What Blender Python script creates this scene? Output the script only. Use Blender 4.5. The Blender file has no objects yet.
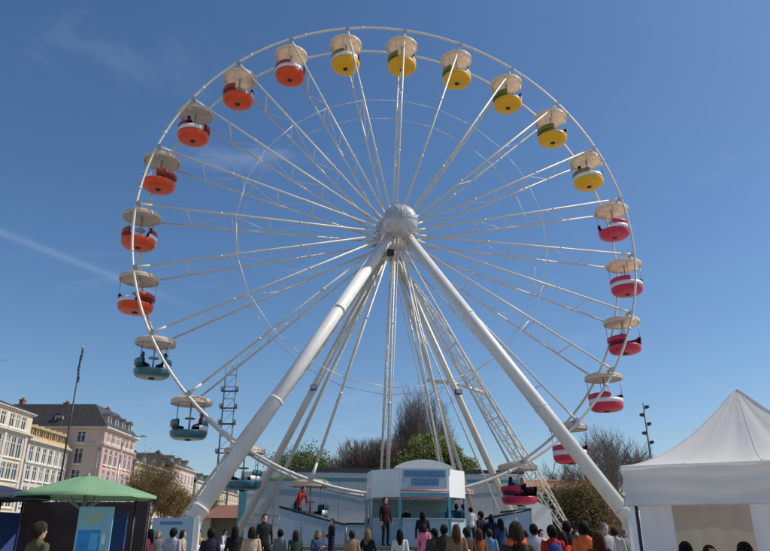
import bpy, bmesh, math, random
import numpy as np
from mathutils import Vector, Matrix, noise as mnoise

# ------------------------------------------------------------------ camera, sky, sun
scene = bpy.context.scene
F_PX, PITCH, CAM_Z = 665.97, 0.3711, 1.55            # focal length in photo pixels (770 wide), tilt, eye height
WHEEL_X, WHEEL_Y, WHEEL_A = 0.5299, 37.494, 0.1471   # foot of the hub and heading of the wheel plane
HUB_Z, R_AX, R_RIM, RIM_S, PHASE = 18.59, 15.0, 15.14, 1.2, -0.2187

cam_data = bpy.data.cameras.new("camera")
cam_data.sensor_width = 36.0
cam_data.lens = F_PX / 770 * 36
cam_data.clip_start, cam_data.clip_end = 0.1, 6000
cam = bpy.data.objects.new("camera", cam_data)
cam.location = (0, 0, CAM_Z)
cam.rotation_euler = (math.pi / 2 + PITCH, 0, 0)
scene.collection.objects.link(cam)
scene.camera = cam

SUN_EL, SUN_AZ = math.radians(50), math.radians(86)   # azimuth from +Y (view direction) towards +X
sun_dir = Vector((math.cos(SUN_EL) * math.sin(SUN_AZ), math.cos(SUN_EL) * math.cos(SUN_AZ), math.sin(SUN_EL)))
sl = bpy.data.lights.new("sun", "SUN")
sl.energy, sl.angle, sl.color = 4.2, math.radians(0.53), (1.0, 0.94, 0.85)
sun = bpy.data.objects.new("sun", sl)
sun.rotation_euler = sun_dir.to_track_quat("Z", "Y").to_euler()
sun.location = (60, 10, 60)
scene.collection.objects.link(sun)

scene.view_settings.view_transform = "Standard"
scene.view_settings.look = "None"
scene.view_settings.exposure = 0.0
scene.view_settings.gamma = 1.0
scene.view_settings.use_curve_mapping = False


def ray(x, y):
    X = (x - 385) / F_PX
    V = (275.5 - y) / F_PX
    return Vector((X, math.cos(PITCH) - V * math.sin(PITCH), math.sin(PITCH) + V * math.cos(PITCH)))


def at_y(x, y, Y):
    d = ray(x, y)
    return d * (Y / d.y) + Vector((0, 0, CAM_Z))


world = bpy.data.worlds.new("World")
scene.world = world
world.use_nodes = True
nt = world.node_tree
nt.nodes.clear()
N = lambda t, **k: nt.nodes.new(t)
out = N("ShaderNodeOutputWorld")
bg = N("ShaderNodeBackground")
bg.inputs[1].default_value = 0.115
sky = N("ShaderNodeTexSky")
sky.sky_type = "NISHITA"
sky.sun_disc = False
sky.sun_elevation = SUN_EL
sky.sun_rotation = SUN_AZ
sky.altitude = 100
sky.air_density = 1.0
sky.dust_density = 0.8
sky.ozone_density = 3.5
tc = N("ShaderNodeTexCoord")


def mth(op, a, b=None, clamp=False):
    n = nt.nodes.new("ShaderNodeMath")
    n.operation = op
    n.use_clamp = clamp
    for i, v in enumerate((a, b)):
        if v is None:
            continue
        if isinstance(v, (int, float)):
            n.inputs[i].default_value = v
        else:
            nt.links.new(v, n.inputs[i])
    return n.outputs[0]


def dotv(v):
    n = nt.nodes.new("ShaderNodeVectorMath")
    n.operation = "DOT_PRODUCT"
    nt.links.new(tc.outputs["Generated"], n.inputs[0])
    n.inputs[1].default_value = v
    return n.outputs["Value"]


def cirrus(scale, lo, hi, amount, stretch):
    mp = N("ShaderNodeMapping")
    mp.inputs["Scale"].default_value = stretch
    mp.inputs["Rotation"].default_value = (0.3, 0.5, 0.6)
    nt.links.new(tc.outputs["Generated"], mp.inputs[0])
    nz = N("ShaderNodeTexNoise")
    nz.inputs["Scale"].default_value = scale
    nz.inputs["Detail"].default_value = 7
    nz.inputs["Roughness"].default_value = 0.6
    nz.inputs["Distortion"].default_value = 0.6
    nt.links.new(mp.outputs[0], nz.inputs["Vector"])
    mr = N("ShaderNodeMapRange")
    mr.interpolation_type = "SMOOTHSTEP"
    mr.inputs[1].default_value, mr.inputs[2].default_value = lo, hi
    mr.inputs[4].default_value = amount
    nt.links.new(nz.outputs[0], mr.inputs[0])
    return mr.outputs[0]


def contrail(pa, pb, width, amount, past=0.3):
    """a straight old contrail: a thin band of the sky along a great circle"""
    a, b = ray(*pa).normalized(), ray(*pb).normalized()
    n = a.cross(b).normalized()
    d = mth("ABSOLUTE", dotv(n))
    band = mth("SUBTRACT", 1.0, mth("DIVIDE", d, width), True)
    band = mth("MULTIPLY", band, band)
    along = (b - a).normalized()
    s0, s1 = a.dot(along) - past, b.dot(along)
    t = mth("DIVIDE", mth("SUBTRACT", s1, dotv(along)), 0.12, True)
    return mth("MULTIPLY", mth("MULTIPLY", band, t), amount)


veil = cirrus(2.2, 0.55, 0.80, 0.16, (1, 1, 3.2))
trail = contrail((0, 232), (205, 312), 0.011, 0.09)
cl = mth("ADD", veil, trail, True)
mix = N("ShaderNodeMix")
mix.data_type = "RGBA"
nt.links.new(cl, mix.inputs[0])
sat = N("ShaderNodeHueSaturation")            # the camera's own colour rendering: a slightly richer blue
sat.inputs["Saturation"].default_value = 1.15
nt.links.new(sky.outputs[0], sat.inputs["Color"])
nt.links.new(sat.outputs[0], mix.inputs[6])
mix.inputs[7].default_value = (7.5, 8.2, 9.2, 1)
nt.links.new(mix.outputs[2], bg.inputs[0])
nt.links.new(bg.outputs[0], out.inputs[0])

# ------------------------------------------------------------------ helpers
C = scene.collection
rnd = random.Random(7)
_m = {}


def mat(name, col, rough=0.6, metal=0.0, vary=0.12, scale=3.0, bump=0.0, bscale=None, spec=0.5, transl=0.0, coat=0.0, stain=0.0):
    """procedural material: base colour broken up by noise, optional relief and streaky grime"""
    if name in _m:
        return _m[name]
    m = bpy.data.materials.new(name)
    m.use_nodes = True
    t = m.node_tree
    b = t.nodes["Principled BSDF"]
    b.inputs["Roughness"].default_value = rough
    b.inputs["Metallic"].default_value = metal
    b.inputs["Specular IOR Level"].default_value = spec
    b.inputs["Coat Weight"].default_value = coat
    co = t.nodes.new("ShaderNodeTexCoord")
    nz = t.nodes.new("ShaderNodeTexNoise")
    nz.inputs["Scale"].default_value = scale
    nz.inputs["Detail"].default_value = 6
    t.links.new(co.outputs["Object"], nz.inputs["Vector"])
    rp = t.nodes.new("ShaderNodeValToRGB")
    rp.color_ramp.elements[0].position, rp.color_ramp.elements[1].position = 0.3, 0.7
    k0, k1 = 1 - vary, 1 + vary
    rp.color_ramp.elements[0].color = (col[0] * k0, col[1] * k0, col[2] * k0, 1)
    rp.color_ramp.elements[1].color = (min(col[0] * k1, .9), min(col[1] * k1, .9), min(col[2] * k1, .9), 1)
    t.links.new(nz.outputs[0], rp.inputs[0])
    src = rp.outputs[0]
    if stain:
        mp = t.nodes.new("ShaderNodeMapping")
        mp.inputs["Scale"].default_value = (5, 5, 0.6)
        t.links.new(co.outputs["Object"], mp.inputs[0])
        n2 = t.nodes.new("ShaderNodeTexNoise")
        n2.inputs["Scale"].default_value = 1.4
        n2.inputs["Detail"].default_value = 8
        t.links.new(mp.outputs[0], n2.inputs["Vector"])
        r2 = t.nodes.new("ShaderNodeMapRange")
        r2.inputs[1].default_value, r2.inputs[2].default_value = 0.48, 0.75
        r2.inputs[4].default_value = stain
        t.links.new(n2.outputs[0], r2.inputs[0])
        mx = t.nodes.new("ShaderNodeMix")
        mx.data_type = "RGBA"
        t.links.new(r2.outputs[0], mx.inputs[0])
        t.links.new(src, mx.inputs[6])
        mx.inputs[7].default_value = (col[0] * .35, col[1] * .32, col[2] * .28, 1)
        src = mx.outputs[2]
    t.links.new(src, b.inputs["Base Color"])
    if bump:
        nb = t.nodes.new("ShaderNodeTexNoise")
        nb.inputs["Scale"].default_value = bscale or scale * 4
        nb.inputs["Detail"].default_value = 4
        t.links.new(co.outputs["Object"], nb.inputs["Vector"])
        bp = t.nodes.new("ShaderNodeBump")
        bp.inputs["Strength"].default_value = bump
        bp.inputs["Distance"].default_value = 0.03
        t.links.new(nb.outputs[0], bp.inputs["Height"])
        t.links.new(bp.outputs[0], b.inputs["Normal"])
    if transl:
        tr = t.nodes.new("ShaderNodeBsdfTranslucent")
        t.links.new(src, tr.inputs[0])
        ms = t.nodes.new("ShaderNodeMixShader")
        ms.inputs[0].default_value = transl
        t.links.new(b.outputs[0], ms.inputs[1])
        t.links.new(tr.outputs[0], ms.inputs[2])
        t.links.new(ms.outputs[0], t.nodes["Material Output"].inputs[0])
    _m[name] = m
    return m


class MB:
    def __init__(s):
        s.v, s.f, s.mi, s.cur, s.sm = [], [], [], 0, []
        s.smooth = False

    def add(s, vs, fs):
        o = len(s.v)
        s.v += [tuple(v) for v in vs]
        for f in fs:
            s.f.append(tuple(i + o for i in f))
            s.mi.append(s.cur)
            s.sm.append(s.smooth)
        return s

    def box(s, x0, x1, y0, y1, z0, z1, M=None):
        vs = [Vector((x, y, z)) for x in (x0, x1) for y in (y0, y1) for z in (z0, z1)]
        if M is not None:
            vs = [M @ v for v in vs]
        return s.add(vs, [(0, 1, 3, 2), (4, 6, 7, 5), (0, 4, 5, 1), (2, 3, 7, 6), (0, 2, 6, 4), (1, 5, 7, 3)])

    def tube(s, p0, p1, r0, r1=None, n=8, caps=True):
        r1 = r0 if r1 is None else r1
        p0, p1 = Vector(p0), Vector(p1)
        d = (p1 - p0)
        if d.length < 1e-6:
            return s
        q = d.to_track_quat("Z", "Y").to_matrix()
        vs = []
        for p, r in ((p0, r0), (p1, r1)):
            for i in range(n):
                a = 2 * math.pi * i / n
                vs.append(p + q @ Vector((r * math.cos(a), r * math.sin(a), 0)))
        old = s.smooth
        s.smooth = n > 5
        fs = [(i, (i + 1) % n, n + (i + 1) % n, n + i) for i in range(n)]
        s.add(vs, fs)
        s.smooth = False
        if caps:
            o = len(s.v) - 2 * n
            s.f.append(tuple(o + i for i in reversed(range(n)))); s.mi.append(s.cur); s.sm.append(False)
            s.f.append(tuple(o + n + i for i in range(n))); s.mi.append(s.cur); s.sm.append(False)
        s.smooth = old
        return s

    def lathe(s, prof, n=24, M=None, a0=0.0, a1=2 * math.pi, axis="z"):
        full = abs(a1 - a0 - 2 * math.pi) < 1e-6
        k = n if full else n + 1
        vs = []
        for r, z in prof:
            for i in range(k):
                a = a0 + (a1 - a0) * i / n
                v = Vector((r * math.cos(a), r * math.sin(a), z))
                vs.append(M @ v if M is not None else v)
        fs = []
        for j in range(len(prof) - 1):
            for i in range(n):
                i2 = (i + 1) % k
                fs.append((j * k + i, j * k + i2, (j + 1) * k + i2, (j + 1) * k + i))
        old, s.smooth = s.smooth, True
        s.add(vs, fs)
        s.smooth = old
        return s

    def ball(s, c, r, n=10, m=6):
        rx, ry, rz = (r, r, r) if isinstance(r, (int, float)) else r
        vs, fs = [(c[0], c[1], c[2] + rz)], []
        for j in range(1, m):
            t = math.pi * j / m
            for i in range(n):
                a = 2 * math.pi * i / n
                vs.append((c[0] + rx * math.sin(t) * math.cos(a), c[1] + ry * math.sin(t) * math.sin(a), c[2] + rz * math.cos(t)))
        vs.append((c[0], c[1], c[2] - rz))
        for i in range(n):
            fs.append((0, 1 + i, 1 + (i + 1) % n))
            for j in range(m - 2):
                fs.append((1 + j * n + i, 1 + (j + 1) * n + i, 1 + (j + 1) * n + (i + 1) % n, 1 + j * n + (i + 1) % n))
            b = 1 + (m - 2) * n
            fs.append((len(vs) - 1, b + (i + 1) % n, b + i))
        old, s.smooth = s.smooth, True
        s.add(vs, fs)
        s.smooth = old
        return s

    def mesh(s, name, mats):
        me = bpy.data.meshes.new(name)
        me.from_pydata(s.v, [], s.f)
        for m in (mats if isinstance(mats, (list, tuple)) else [mats]):
            me.materials.append(m)
        me.polygons.foreach_set("material_index", s.mi)
        me.polygons.foreach_set("use_smooth", s.sm)
        me.update()
        return me

    def build(s, name, mats, parent=None):
        return link(name, s.mesh(name, mats), parent)


def link(name, data, parent=None, loc=None, rz=0.0):
    o = bpy.data.objects.new(name, data)
    C.objects.link(o)
    if parent is not None:
        o.parent = parent
    if loc is not None:
        o.location = loc
    if rz:
        o.rotation_euler.z = rz
    return o


def tag(o, label, cat, group=None):
    o["label"] = label
    o["category"] = cat
    if group:
        o["group"] = group
    return o


def thing(name, label, cat, loc=(0, 0, 0), rz=0.0, group=None):
    return tag(link(name, None, None, loc, rz), label, cat, group)


def copy_tree(o, parent=None):
    c = o.copy()
    C.objects.link(c)
    c.parent = parent
    for ch in o.children:
        copy_tree(ch, c)
    return c


WM = Matrix.Translation((WHEEL_X, WHEEL_Y, 0)) @ Matrix.Rotation(WHEEL_A, 4, "Z")   # wheel frame -> world


def loc_pix(x, y, w):
    """point of the wheel frame seen at a photo pixel, on the upright plane w metres behind the wheel"""
    d = ray(x, y)
    n = Vector((-math.sin(WHEEL_A), math.cos(WHEEL_A), 0))
    c = Vector((0, 0, CAM_Z))
    t = ((Vector((WHEEL_X, WHEEL_Y, 0)) - c).dot(n) + w) / d.dot(n)
    return WM.inverted() @ (c + d * t)


# ------------------------------------------------------------------ materials
white_paint = mat("white_steel_paint", (.78, .75, .70), .45, vary=.05, scale=1.2, coat=.05, stain=.16)
ivory_paint = mat("ivory_steel_paint", (.74, .69, .60), .42, vary=.06, scale=1.5, stain=.12)
galv = mat("galvanised_steel", (.42, .43, .44), .45, .7, vary=.12, scale=6)
dark_metal = mat("dark_metal", (.03, .03, .035), .5, .3)
black_rubber = mat("black_rubber", (.015, .015, .015), .8)
cream_canopy = mat("cream_canopy", (.87, .74, .61), .55, vary=.06, scale=4, transl=.5)
white_gloss = mat("white_gelcoat", (.78, .78, .76), .22, vary=.04, coat=.4)
seat_dark = mat("dark_green_vinyl", (.035, .06, .05), .5)
glass_lamp = mat("lamp_glass", (.5, .5, .48), .12, vary=.02)
TUB = {
    "orange": mat("orange_red_gelcoat", (.80, .075, .012), .38, vary=.08, coat=.1),
    "yellow": mat("yellow_gelcoat", (.90, .47, .005), .38, vary=.06, coat=.1),
    "crimson": mat("crimson_gelcoat", (.62, .022, .085), .38, vary=.06, coat=.1),
    "teal": mat("teal_gelcoat", (.03, .16, .19), .28, vary=.06, coat=.4),
}
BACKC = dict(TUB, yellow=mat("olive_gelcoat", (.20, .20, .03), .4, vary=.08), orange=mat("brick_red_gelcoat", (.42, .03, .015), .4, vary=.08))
SEATC = {
    "orange": mat("maroon_vinyl", (.20, .02, .02), .5),
    "yellow": mat("olive_vinyl", (.12, .13, .02), .5),
    "crimson": mat("purple_vinyl", (.16, .02, .07), .5),
    "teal": mat("navy_vinyl", (.02, .05, .08), .5),
}

# ------------------------------------------------------------------ ground
g = bpy.data.materials.new("paving")
g.use_nodes = True
t = g.node_tree
b = t.nodes["Principled BSDF"]
b.inputs["Roughness"].default_value = .85
co = t.nodes.new("ShaderNodeTexCoord")
br = t.nodes.new("ShaderNodeTexBrick")
br.inputs["Scale"].default_value = 1.6
br.inputs["Color1"].default_value = (.42, .39, .34, 1)
br.inputs["Color2"].default_value = (.36, .335, .29, 1)
br.inputs["Mortar"].default_value = (.12, .11, .10, 1)
br.inputs["Mortar Size"].default_value = .012
t.links.new(co.outputs["Object"], br.inputs["Vector"])
nz = t.nodes.new("ShaderNodeTexNoise")
nz.inputs["Scale"].default_value = .35
nz.inputs["Detail"].default_value = 8
t.links.new(co.outputs["Object"], nz.inputs["Vector"])
mx = t.nodes.new("ShaderNodeMix")
mx.data_type = "RGBA"
mx.blend_type = "MULTIPLY"
mx.inputs[0].default_value = .3
t.links.new(br.outputs[0], mx.inputs[6])
t.links.new(nz.outputs[0], mx.inputs[7])
t.links.new(mx.outputs[2], b.inputs["Base Color"])
gm = MB()
gm.add([(-1500, -300, 0), (1500, -300, 0), (1500, 3000, 0), (-1500, 3000, 0)], [(0, 1, 2, 3)])
gr = gm.build("ground", g)
gr["kind"] = "structure"

# ------------------------------------------------------------------ buildings along the street
GLASS = mat("window_glass", (.035, .045, .055), .06, vary=.2, scale=.5, spec=.9)
SLATE = mat("slate_roof", (.055, .05, .05), .6, vary=.25, scale=2.5, bump=.4)
ZINC = mat("zinc", (.20, .21, .22), .5, .4)
SASH = mat("white_window_paint", (.78, .76, .70), .5, vary=.05)
SHOPDARK = mat("shop_front", (.05, .045, .04), .4, vary=.3, scale=1)
BRICK = mat("chimney_brick", (.25, .10, .07), .8, vary=.25, scale=6)

_wmesh = {}
wr = random.Random(21)
CURT = mat("curtained_glass", (.26, .25, .23), .15, vary=.35, scale=2.5, spec=.7)
GLASS2 = mat("window_glass_blue", (.06, .09, .13), .08, vary=.3, scale=1.0, spec=.9)


def window_meshes(w, h, sash, split):
    k = (round(w, 2), round(h, 2), sash.name, split)
    if k in _wmesh:
        return _wmesh[k]
    w, h = k[0], k[1]
    fr = MB()
    T = .08
    fr.box(-w / 2, -w / 2 + T, .06, .16, 0, h).box(w / 2 - T, w / 2, .06, .16, 0, h)
    fr.box(-w / 2 + T, w / 2 - T, .06, .16, 0, T).box(-w / 2 + T, w / 2 - T, .06, .16, h - T, h)
    for i in range(1, split):
        xx = -w / 2 + w * i / split
        fr.box(xx - .035, xx + .035, .065, .155, T, h - T)
    fr.box(-w / 2 + T, w / 2 - T, .07, .15, h * .68, h * .68 + .05)
    sill = MB().box(-w / 2 - .12, w / 2 + .12, -.14, .05, -.12, -.003)
    pane = MB()
    pane.add([(-w / 2 + .02, .12, .02), (w / 2 - .02, .12, .02), (w / 2 - .02, .12, h - .02), (-w / 2 + .02, .12, h - .02)], [(0, 1, 2, 3)])
    _wmesh[k] = (fr.mesh("window", sash), sill.mesh("sill", sash), pane.mesh("pane", GLASS))
    return _wmesh[k]


def facade(root, M, L, H, wins, wall_mat, sash, split=2, depth=.22, surround=None):
    """a wall of length L and height H with real openings; wins = list of (x0, x1, z0, z1)"""
    wins = [tuple(round(q, 3) for q in w) for w in wins]
    xs = sorted({0.0, L} | {w[0] for w in wins} | {w[1] for w in wins})
    zs = sorted({0.0, H} | {w[2] for w in wins} | {w[3] for w in wins})
    mb = MB()
    for i in range(len(xs) - 1):
        for j in range(len(zs) - 1):
            cxm, czm = (xs[i] + xs[i + 1]) / 2, (zs[j] + zs[j + 1]) / 2
            if any(w[0] < cxm < w[1] and w[2] < czm < w[3] for w in wins):
                continue
            mb.add([M @ Vector(v) for v in ((xs[i], 0, zs[j]), (xs[i + 1], 0, zs[j]), (xs[i + 1], 0, zs[j + 1]), (xs[i], 0, zs[j + 1]))], [(0, 1, 2, 3)])
    for x0, x1, z0, z1 in wins:
        q = [(x0, z0), (x1, z0), (x1, z1), (x0, z1)]
        for k in range(4):
            a, c = q[k], q[(k + 1) % 4]
            mb.add([M @ Vector(v) for v in ((a[0], 0, a[1]), (a[0], depth, a[1]), (c[0], depth, c[1]), (c[0], 0, c[1]))], [(0, 1, 2, 3)])
    wall = mb.build("wall", wall_mat, root)
    for x0, x1, z0, z1 in wins:
        fr, si, pa = window_meshes(x1 - x0, z1 - z0, sash, split)
        o = link("window", fr, root)
        o.matrix_local = M @ Matrix.Translation(((x0 + x1) / 2, 0, z0))
        link("sill", si, o)
        pn = link("pane", pa, o)
        pn.material_slots[0].link = "OBJECT"
        pn.material_slots[0].material = wr.choice((GLASS, GLASS, GLASS, CURT, GLASS2))
    return wall


def drain_pipe(root, M, x, H):
    mb = MB()
    mb.tube(M @ Vector((x, -.09, .1)), M @ Vector((x, -.09, H - .05)), .055, n=8)
    for k in range(1, int(H / 2.2)):
        mb.tube(M @ Vector((x, -.09, k * 2.2)), M @ Vector((x, -.09, k * 2.2 + .06)), .08, n=8)
    mb.build("drain_pipe", ZINC, root)


def moulding(root, M, L, z, hgt, proj, m, name="cornice"):
    mb = MB()
    mb.box(-proj, L + proj, -proj * .6, -.003, z, z + hgt * .5, M)
    mb.box(-proj, L + proj, -proj, -.003, z + hgt * .5 + .002, z + hgt, M)
    return mb.build(name, m, root)


def dormer(root, M, w, h, dep, wallm, roofm, sash):
    """a dormer: front frame with a pane, cheeks and a small pitched roof"""
    mb = MB()
    T = .14
    mb.box(-w / 2, -w / 2 + T, 0, dep, 0, h, M).box(w / 2 - T, w / 2, 0, dep, 0, h, M)
    mb.box(-w / 2 + T, w / 2 - T, 0, dep, 0, T, M).box(-w / 2 + T, w / 2 - T, 0, dep, h - T, h, M)
    mb.box(-.04, .04, .03, .1, T, h - T, M)
    d = mb.build("dormer", wallm, root)
    r = MB()
    r.add([M @ Vector(v) for v in ((-w / 2 - .15, -.15, h + .003), (w / 2 + .15, -.15, h + .003), (0, -.15, h + w * .38), (-w / 2 - .15, dep, h + .003), (w / 2 + .15, dep, h + .003), (0, dep, h + w * .38))],
          [(0, 1, 2), (3, 5, 4), (0, 2, 5, 3), (1, 4, 5, 2), (0, 3, 4, 1)])
    r.build("dormer_roof", roofm, d)
    p = MB()
    p.add([M @ Vector(v) for v in ((-w / 2 + T, .12, T), (w / 2 - T, .12, T), (w / 2 - T, .12, h - T), (-w / 2 + T, .12, h - T))], [(0, 1, 2, 3)])
    p.build("pane", GLASS, d)


def chimney(root, x, y, z, s=1.0):
    mb = MB()
    mb.box(x - .5 * s, x + .5 * s, y - .3 * s, y + .3 * s, z, z + 1.5 * s)
    mb.box(x - .56 * s, x + .56 * s, y - .36 * s, y + .36 * s, z + 1.5 * s + .002, z + 1.65 * s)
    for k in (-.3, 0, .3):
        mb.tube((x + k * s, y, z + 1.65 * s), (x + k * s, y, z + 2.0 * s), .1 * s, .08 * s, 8)
    mb.build("chimney", BRICK, root)


def roof_mesh(root, L, D, z0, z1, m, inset=(2, 2, 2, 2), over=.35):
    """a hipped or mansard roof over the block 0..L x 0..D; inset = left, right, front, back at the top"""
    a, b_, c_, d_ = inset
    lo = [(-over, -over, z0), (L + over, -over, z0), (L + over, D + over, z0), (-over, D + over, z0)]
    hi = [(a, c_, z1), (L - b_, c_, z1), (L - b_, D - d_, z1), (a, D - d_, z1)]
    return MB().add(lo + hi, [(0, 1, 5, 4), (1, 2, 6, 5), (2, 3, 7, 6), (3, 0, 4, 7), (4, 5, 6, 7), (3, 2, 1, 0)]).build("roof", m, root)


def block_sides(root, L, D, H, m, skip=()):
    mb = MB()
    if "left" not in skip:
        mb.add([(0, 0, 0), (0, 0, H), (0, D, H), (0, D, 0)], [(0, 1, 2, 3)])
    mb.add([(L, 0, 0), (L, D, 0), (L, D, H), (L, 0, H)], [(0, 1, 2, 3)])
    mb.add([(0, D, 0), (0, D, H), (L, D, H), (L, D, 0)], [(0, 1, 2, 3)])
    mb.build("party_wall", m, root)


def shop_fronts(root, M, L, n, cols, H=3.4):
    """glazed ground floor bays with awnings"""
    for i in range(n):
        x0, x1 = L * i / n + .35, L * (i + 1) / n - .35
        mb = MB()
        mb.box(x0, x1, -.10, -.004, .25, H - .5, M)
        s = mb.build("shop_front", SHOPDARK, root)
        fr = MB()
        fr.box(x0 - .1, x1 + .1, -.16, -.005, H - .497, H - .05, M)
        for k in range(4):
            xx = x0 + (x1 - x0) * k / 3
            fr.box(xx - .05, xx + .05, -.15, -.101, .25, H - .5, M)
        fr.build("shop_frame", cols[i % len(cols)], s)
        aw = MB()
        z = H - .55
        vs = [(x0, -.17, z), (x1, -.17, z), (x1, -1.35, z - .55), (x0, -1.35, z - .55), (x1, -1.35, z - .8), (x0, -1.35, z - .8)]
        vs2 = [(v[0], v[1], v[2] - .03) for v in vs]
        aw.add([M @ Vector(v) for v in vs + vs2], [(0, 1, 2, 3), (3, 2, 4, 5), (7, 6, 9, 8), (9, 11, 10, 8)])
        aw.build("awning", cols[(i + 1) % len(cols)], s)


R90 = Matrix.Rotation(math.pi / 2, 4, "Z")
I4 = Matrix.Identity(4)
FX = -38.0
cream = mat("cream_render", (.66, .57, .40), .8, vary=.08, scale=.7, bump=.15, stain=.12)
cream2 = mat("pale_stone", (.60, .55, .45), .8, vary=.1, scale=.7, bump=.15, stain=.15)
ochre = mat("ochre_attic", (.46, .34, .17), .75, vary=.15, scale=1.2, stain=.15)
pink = mat("pink_render", (.58, .36, .30), .8, vary=.08, scale=.6, bump=.15, stain=.12)
pinkpale = mat("pale_pink_render", (.62, .47, .41), .8, vary=.08, scale=.6, stain=.15)
stone = mat("dressed_stone", (.58, .53, .46), .8, vary=.12, scale=1.5, bump=.2)
sand = mat("sand_render", (.55, .44, .28), .8, vary=.1, scale=.6, stain=.15)
AWN = [mat("awning_red", (.28, .03, .03), .7), mat("awning_green", (.03, .12, .07), .7), mat("awning_beige", (.5, .42, .3), .7), mat("awning_blue", (.03, .06, .2), .7)]

# A: cream house with tall white window bays
y0 = 55.2
LA = 72.6 - y0
A = thing("town_house", "cream town house with wide white window bays and an attic storey of white windows", "building", (FX, y0, 0), math.pi / 2)
cols = []
for bx in (0.9, 4.9, 8.9, 12.9):
    cols += [(bx, bx + 1.05), (bx + 1.2, bx + 2.2), (bx + 2.35, bx + 3.4)]
wins = [(c0, c1, z0, z1) for c0, c1 in cols for z0, z1 in ((4.1, 6.1), (6.7, 8.35), (8.85, 10.95))]
wins += [(c0 + .05, c1 - .05, 11.75, 13.1) for c0, c1 in cols]
facade(A, I4, LA, 13.4, wins, cream, SASH)
moulding(A, I4, LA, 11.2, .3, .35, stone)
moulding(A, I4, LA, 13.4, .28, .3, stone)
moulding(A, I4, LA, 3.5, .25, .2, stone, "string_course")
block_sides(A, LA, 12, 13.4, cream)
roof_mesh(A, LA, 12, 13.69, 15.1, SLATE, (1.5, 1.5, 3.5, 3.5))
for bx in (2.6, 6.6, 10.6, 14.6):
    pass
for px_ in (.45, 4.6, 8.6, 12.6, 16.7):
    MB().box(px_ - .22, px_ + .22, -.12, -.004, 3.76, 11.19).build("pilaster", stone, A)
chimney(A, 3, 5, 14.4)
chimney(A, 12, 5, 14.4)
shop_fronts(A, I4, LA, 4, AWN)

drain_pipe(A, I4, 17.25, 11.1)

# B: pale house with a yellow attic of dormers
LB = 82.0 - 72.62
B = thing("town_house", "pale stone town house with an ochre attic of dormers and close rows of narrow windows", "building", (FX, 72.62, 0), math.pi / 2)
cols = [(.55 + 1.45 * i, 1.5 + 1.45 * i) for i in range(6)]
wins = [(c0, c1, z0, z1) for c0, c1 in cols for z0, z1 in ((4.3, 6.3), (6.95, 8.45), (8.85, 10.5))]
facade(B, I4, LB, 10.8, wins, cream2, SASH)
moulding(B, I4, LB, 10.8, .3, .35, stone)
moulding(B, I4, LB, 8.58, .14, .12, stone, "string_course")
block_sides(B, LB, 12, 10.8, cream2)
roof_mesh(B, LB, 12, 11.11, 12.7, ochre, (.3, .3, .9, .9), .2)
for i in range(6):
    dormer(B, Matrix.Translation((1.02 + 1.45 * i, .05, 11.12)), 1.0, 1.25, 1.0, ochre, ochre, SASH)
shop_fronts(B, I4, LB, 3, AWN[1:])

drain_pipe(B, I4, 9.2, 10.7)

# C: pink corner house with a dark mansard
CXF, CY0, LC, DC = -34.3, 83.0, 10.6, 15.0
Cc = thing("corner_house", "pink corner house with a dark slate mansard roof and shaded gable side", "building", (CXF, CY0, 0), math.pi / 2)
cols = [(.75 + 1.62 * i, 1.75 + 1.62 * i) for i in range(6)]
wins = [(c0, c1, z0, z1) for c0, c1 in cols for z0, z1 in ((4.1, 6.2), (6.9, 8.9), (9.5, 11.4), (12.15, 13.3))]
facade(Cc, I4, LC, 13.6, wins, pink, SASH)
# shaded end wall (local x = 0 plane, running away along local +y): its own frame faces the camera
ME = Matrix(((0, 1, 0, 0), (-1, 0, 0, DC), (0, 0, 1, 0), (0, 0, 0, 1)))
ewins = [(c, c + 1.1, z0, z1) for c in (1.2, 5.0, 8.2, 11.6) for z0, z1 in ((4.1, 6.2), (6.9, 8.9), (9.5, 11.4), (12.0, 13.4))]
facade(Cc, ME, DC, 13.6, ewins, pinkpale, SASH)
moulding(Cc, I4, LC, 13.6, .32, .4, stone)
moulding(Cc, I4, LC, 11.65, .25, .25, stone, "string_course")
moulding(Cc, ME, DC, 13.605, .3, .36, stone)
moulding(Cc, ME, DC, 11.655, .22, .2, stone, "string_course")
mb = MB()
mb.add([(LC, 0, 0), (LC, DC, 0), (LC, DC, 13.6), (LC, 0, 13.6)], [(0, 1, 2, 3)])
mb.add([(0, DC, 0), (0, DC, 13.6), (LC, DC, 13.6), (LC, DC, 0)], [(0, 1, 2, 3)])
mb.build("party_wall", pink, Cc)
roof_mesh(Cc, LC, DC, 13.93, 16.9, SLATE, (1.2, 1.5, 2.2, 2.5), .3)
for i in range(4):
    dormer(Cc, Matrix.Translation((1.6 + 2.35 * i, .25, 13.95)), 1.1, 1.5, 1.4, stone, SLATE, SASH)
for c in (3.2, 9.0):
    dormer(Cc, ME @ Matrix.Translation((c, .12, 13.95)), 1.0, 1.35, 1.2, stone, SLATE, SASH)
chimney(Cc, 2.2, 12.0, 16.3, .8)
chimney(Cc, 8, 9, 16.6)
chimney(Cc, 8, 3.4, 16.2, .8)
shop_fronts(Cc, I4, LC, 3, AWN[2:] + AWN[:1])

drain_pipe(Cc, I4, 10.35, 11.5)
drain_pipe(Cc, ME, 14.6, 11.5)

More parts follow.
